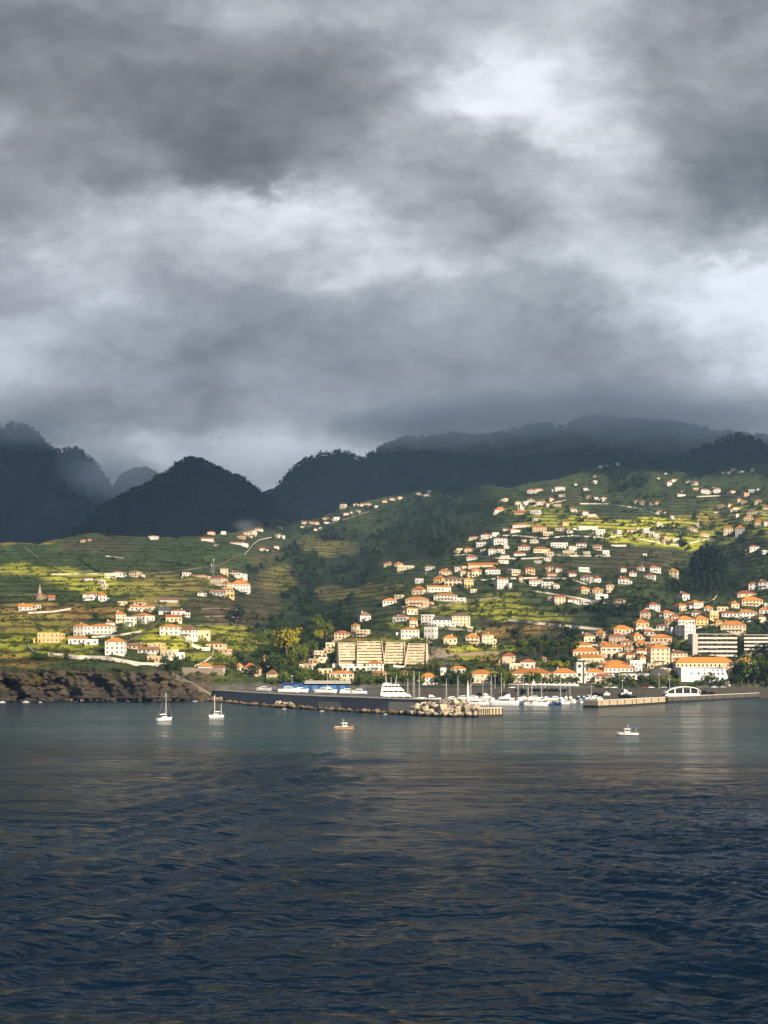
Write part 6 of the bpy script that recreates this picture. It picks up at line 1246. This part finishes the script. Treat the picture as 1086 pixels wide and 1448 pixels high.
# quay front with its promenade wall
qb = MB(); qp = [(x, float(depth(x, 975))) for x in range(520, 1200, 20)]
vs = []
for x, d in qp:
    X = (x-CX)/F*d; vs += [(X, d-1.2, -3), (X, d-1.0, 7.1), (X, d+.4, 7.1), (X, d+.4, -3)]
n = len(qp); fs = [(4*i+q, 4*i+(q+1) % 4, 4*i+4+(q+1) % 4, 4*i+4+q) for i in range(n-1) for q in range(4)]+[(0,3,2,1), tuple(4*(n-1)+q for q in range(4))]
qb.add(vs, fs); o = qb.build('quay_wall', plain('dark_quay_stone', (.058,.053,.048), .95, .4, .4, bump=.2)); tag(o, 'dark stone quay wall along the back of the marina', 'wall')
# ------------------------------------------------------------------ promenade things
def parasol(px, i, n):
    d = 645.0; root = empty('parasol', Vector(((px-CX)/F*d, d, 7.0)))
    MB().tube((0,0,-.2),(0,0,3.0),.06,.06,6).build('pole', RAIL, root)
    m = 8; v = [(1.7*math.cos(2*math.pi*k/m), 1.7*math.sin(2*math.pi*k/m), 2.5) for k in range(m)]+[(0,0,3.4),(0,0,2.6)]
    MB().add(v, [(k,(k+1) % m,m) for k in range(m)]+[((k+1) % m,k,m+1) for k in range(m)]).build('canopy', WCANV, root)
    tag(root, 'white cafe parasol, %s along the promenade' % ordinal(i, n), 'parasol', 'cafe parasols on the promenade')
PS = (744, 764, 770, 776, 783, 791, 798, 806, 812)
for i, px in enumerate(PS): parasol(px, i, len(PS))
def tent():
    d = 643.0; root = empty('pavilion_tent', Vector(((754.5-CX)/F*d, d, 7.0)))
    MB().add([(-1.6,-1.6,2),(1.6,-1.6,2),(1.6,1.6,2),(-1.6,1.6,2),(-.25,-.25,4.6),(.25,-.25,4.6),(.25,.25,4.6),(-.25,.25,4.6),(0,0,6.6)],[(0,3,2,1),(0,1,5,4),(1,2,6,5),(2,3,7,6),(3,0,4,7),(4,5,8),(5,6,8),(6,7,8),(7,4,8)]).build('canvas', WCANV, root)
    b = MB()
    for x in (-1.5, 1.5):
        for y in (-1.5, 1.5): b.tube((x,y,-.2),(x,y,2.1),.07,.07,5)
    b.build('tent_pole', RAIL, root); tag(root, 'white peaked tent in front of the long cream promenade building', 'tent')
tent()
def pole(px, d, z, h, i, n, place, name='lamp_post'):
    root = empty(name, Vector(((px-CX)/F*d, d, z))); MB().tube((0,0,-.3),(0,0,h),.12,.07,6).build('post', MASTM, root)
    MB().box(-.9,.9,-.2,.2,h,h+.25).build('lamp_head', WHITE, root); tag(root, 'tall pale floodlight pole, %s %s' % (ordinal(i, n), place), 'lamp post', 'floodlight poles')
PP = ((413,600,6.3,9.0),(440,612,6.3,6.5),(463,606,6.3,11.0))
for i, q in enumerate(PP): pole(*q, i, 3, 'by the blue shed')
PP = ((932,642,7.0,9),(947,640,7.0,6),(880,645,7.0,5),(700,646,7,8),(740,645,7.0,7.0))
for i, q in enumerate(sorted(PP)): pole(*q, i, 5, 'along the harbour quay')
CARM = [plain('silver_car', (.45,.45,.46), .3, .05, spec=.6), plain('white_car', (.75,.75,.74), .3, .05, spec=.6), plain('dark_car', (.03,.03,.035), .3, .05, spec=.6), plain('red_car', (.35,.03,.02), .3, .05, spec=.6), plain('blue_car', (.03,.07,.2), .3, .05, spec=.6)]
TYRE = plain('tyre_rubber', (.02,.02,.02), .9)
def car(px, d, z, rot, m, label, grp):
    root = empty('parked_car', Vector(((px-CX)/F*d, d, z)), R(rot)); b = MB()
    pr = [(-2.1,.35),(-2.1,.85),(-1.5,.95),(2.0,.80),(2.15,.35)]
    b.add([(x,y,zz) for y in (-.85,.85) for x, zz in pr], [tuple(range(5)), tuple(range(5,10))[::-1]]+[(i,5+i,5+(i+1) % 5,(i+1) % 5) for i in range(5)]).build('body', m, root)
    MB().add(*wedge(-1.7, 1.15, .75, .86, 1.45, .3, .3, .1)).build('cabin', GLASS, root); MB().box(-1.15,.35,-.6,.6,1.453,1.5).build('roof', m, root)
    for x in (-1.35, 1.35):
        for y in (-.86, .86): MB().tube((x,y-.1,.33),(x,y+.1,.33),.33,.33,10).build('wheel', TYRE, root)
    tag(root, label, 'car', grp)
QC = [(858,646,0),(868,646,1),(902,645,2),(912,645,3),(921,645,1),(938,644,0),(960,643,4),(1010,655,1),(1022,655,0),(692,643,2),(724,644,1)]
CN = ('silver','white','dark','red','blue')
for i, (px, d, c) in enumerate(sorted(QC)): car(px, d, 7.0, random.choice((0, 180))+random.uniform(-6, 6), CARM[c], '%s car parked on the quay, %s' % (CN[c], ordinal(i, len(QC))), 'cars parked along the quay')
# ------------------------------------------------------------------ cloud lying on the ridge
mist('mist', 565, 604, 2150, 260, 70, 340, .0031, 1)
mist('mist', 690, 594, 2120, 380, 84, 360, .0037, 2)
mist('mist', 840, 578, 2150, 380, 76, 360, .0026, 3)
mist('mist', 1000, 596, 2120, 400, 84, 360, .0036, 4)
mist('mist', 30, 606, 2480, 200, 60, 300, .0020, 5)
mist('mist', 170, 676, 2480, 190, 90, 300, .0036, 6)
mist('smoke', 348, 744, 1150, 46, 24, 30, .004, 7)
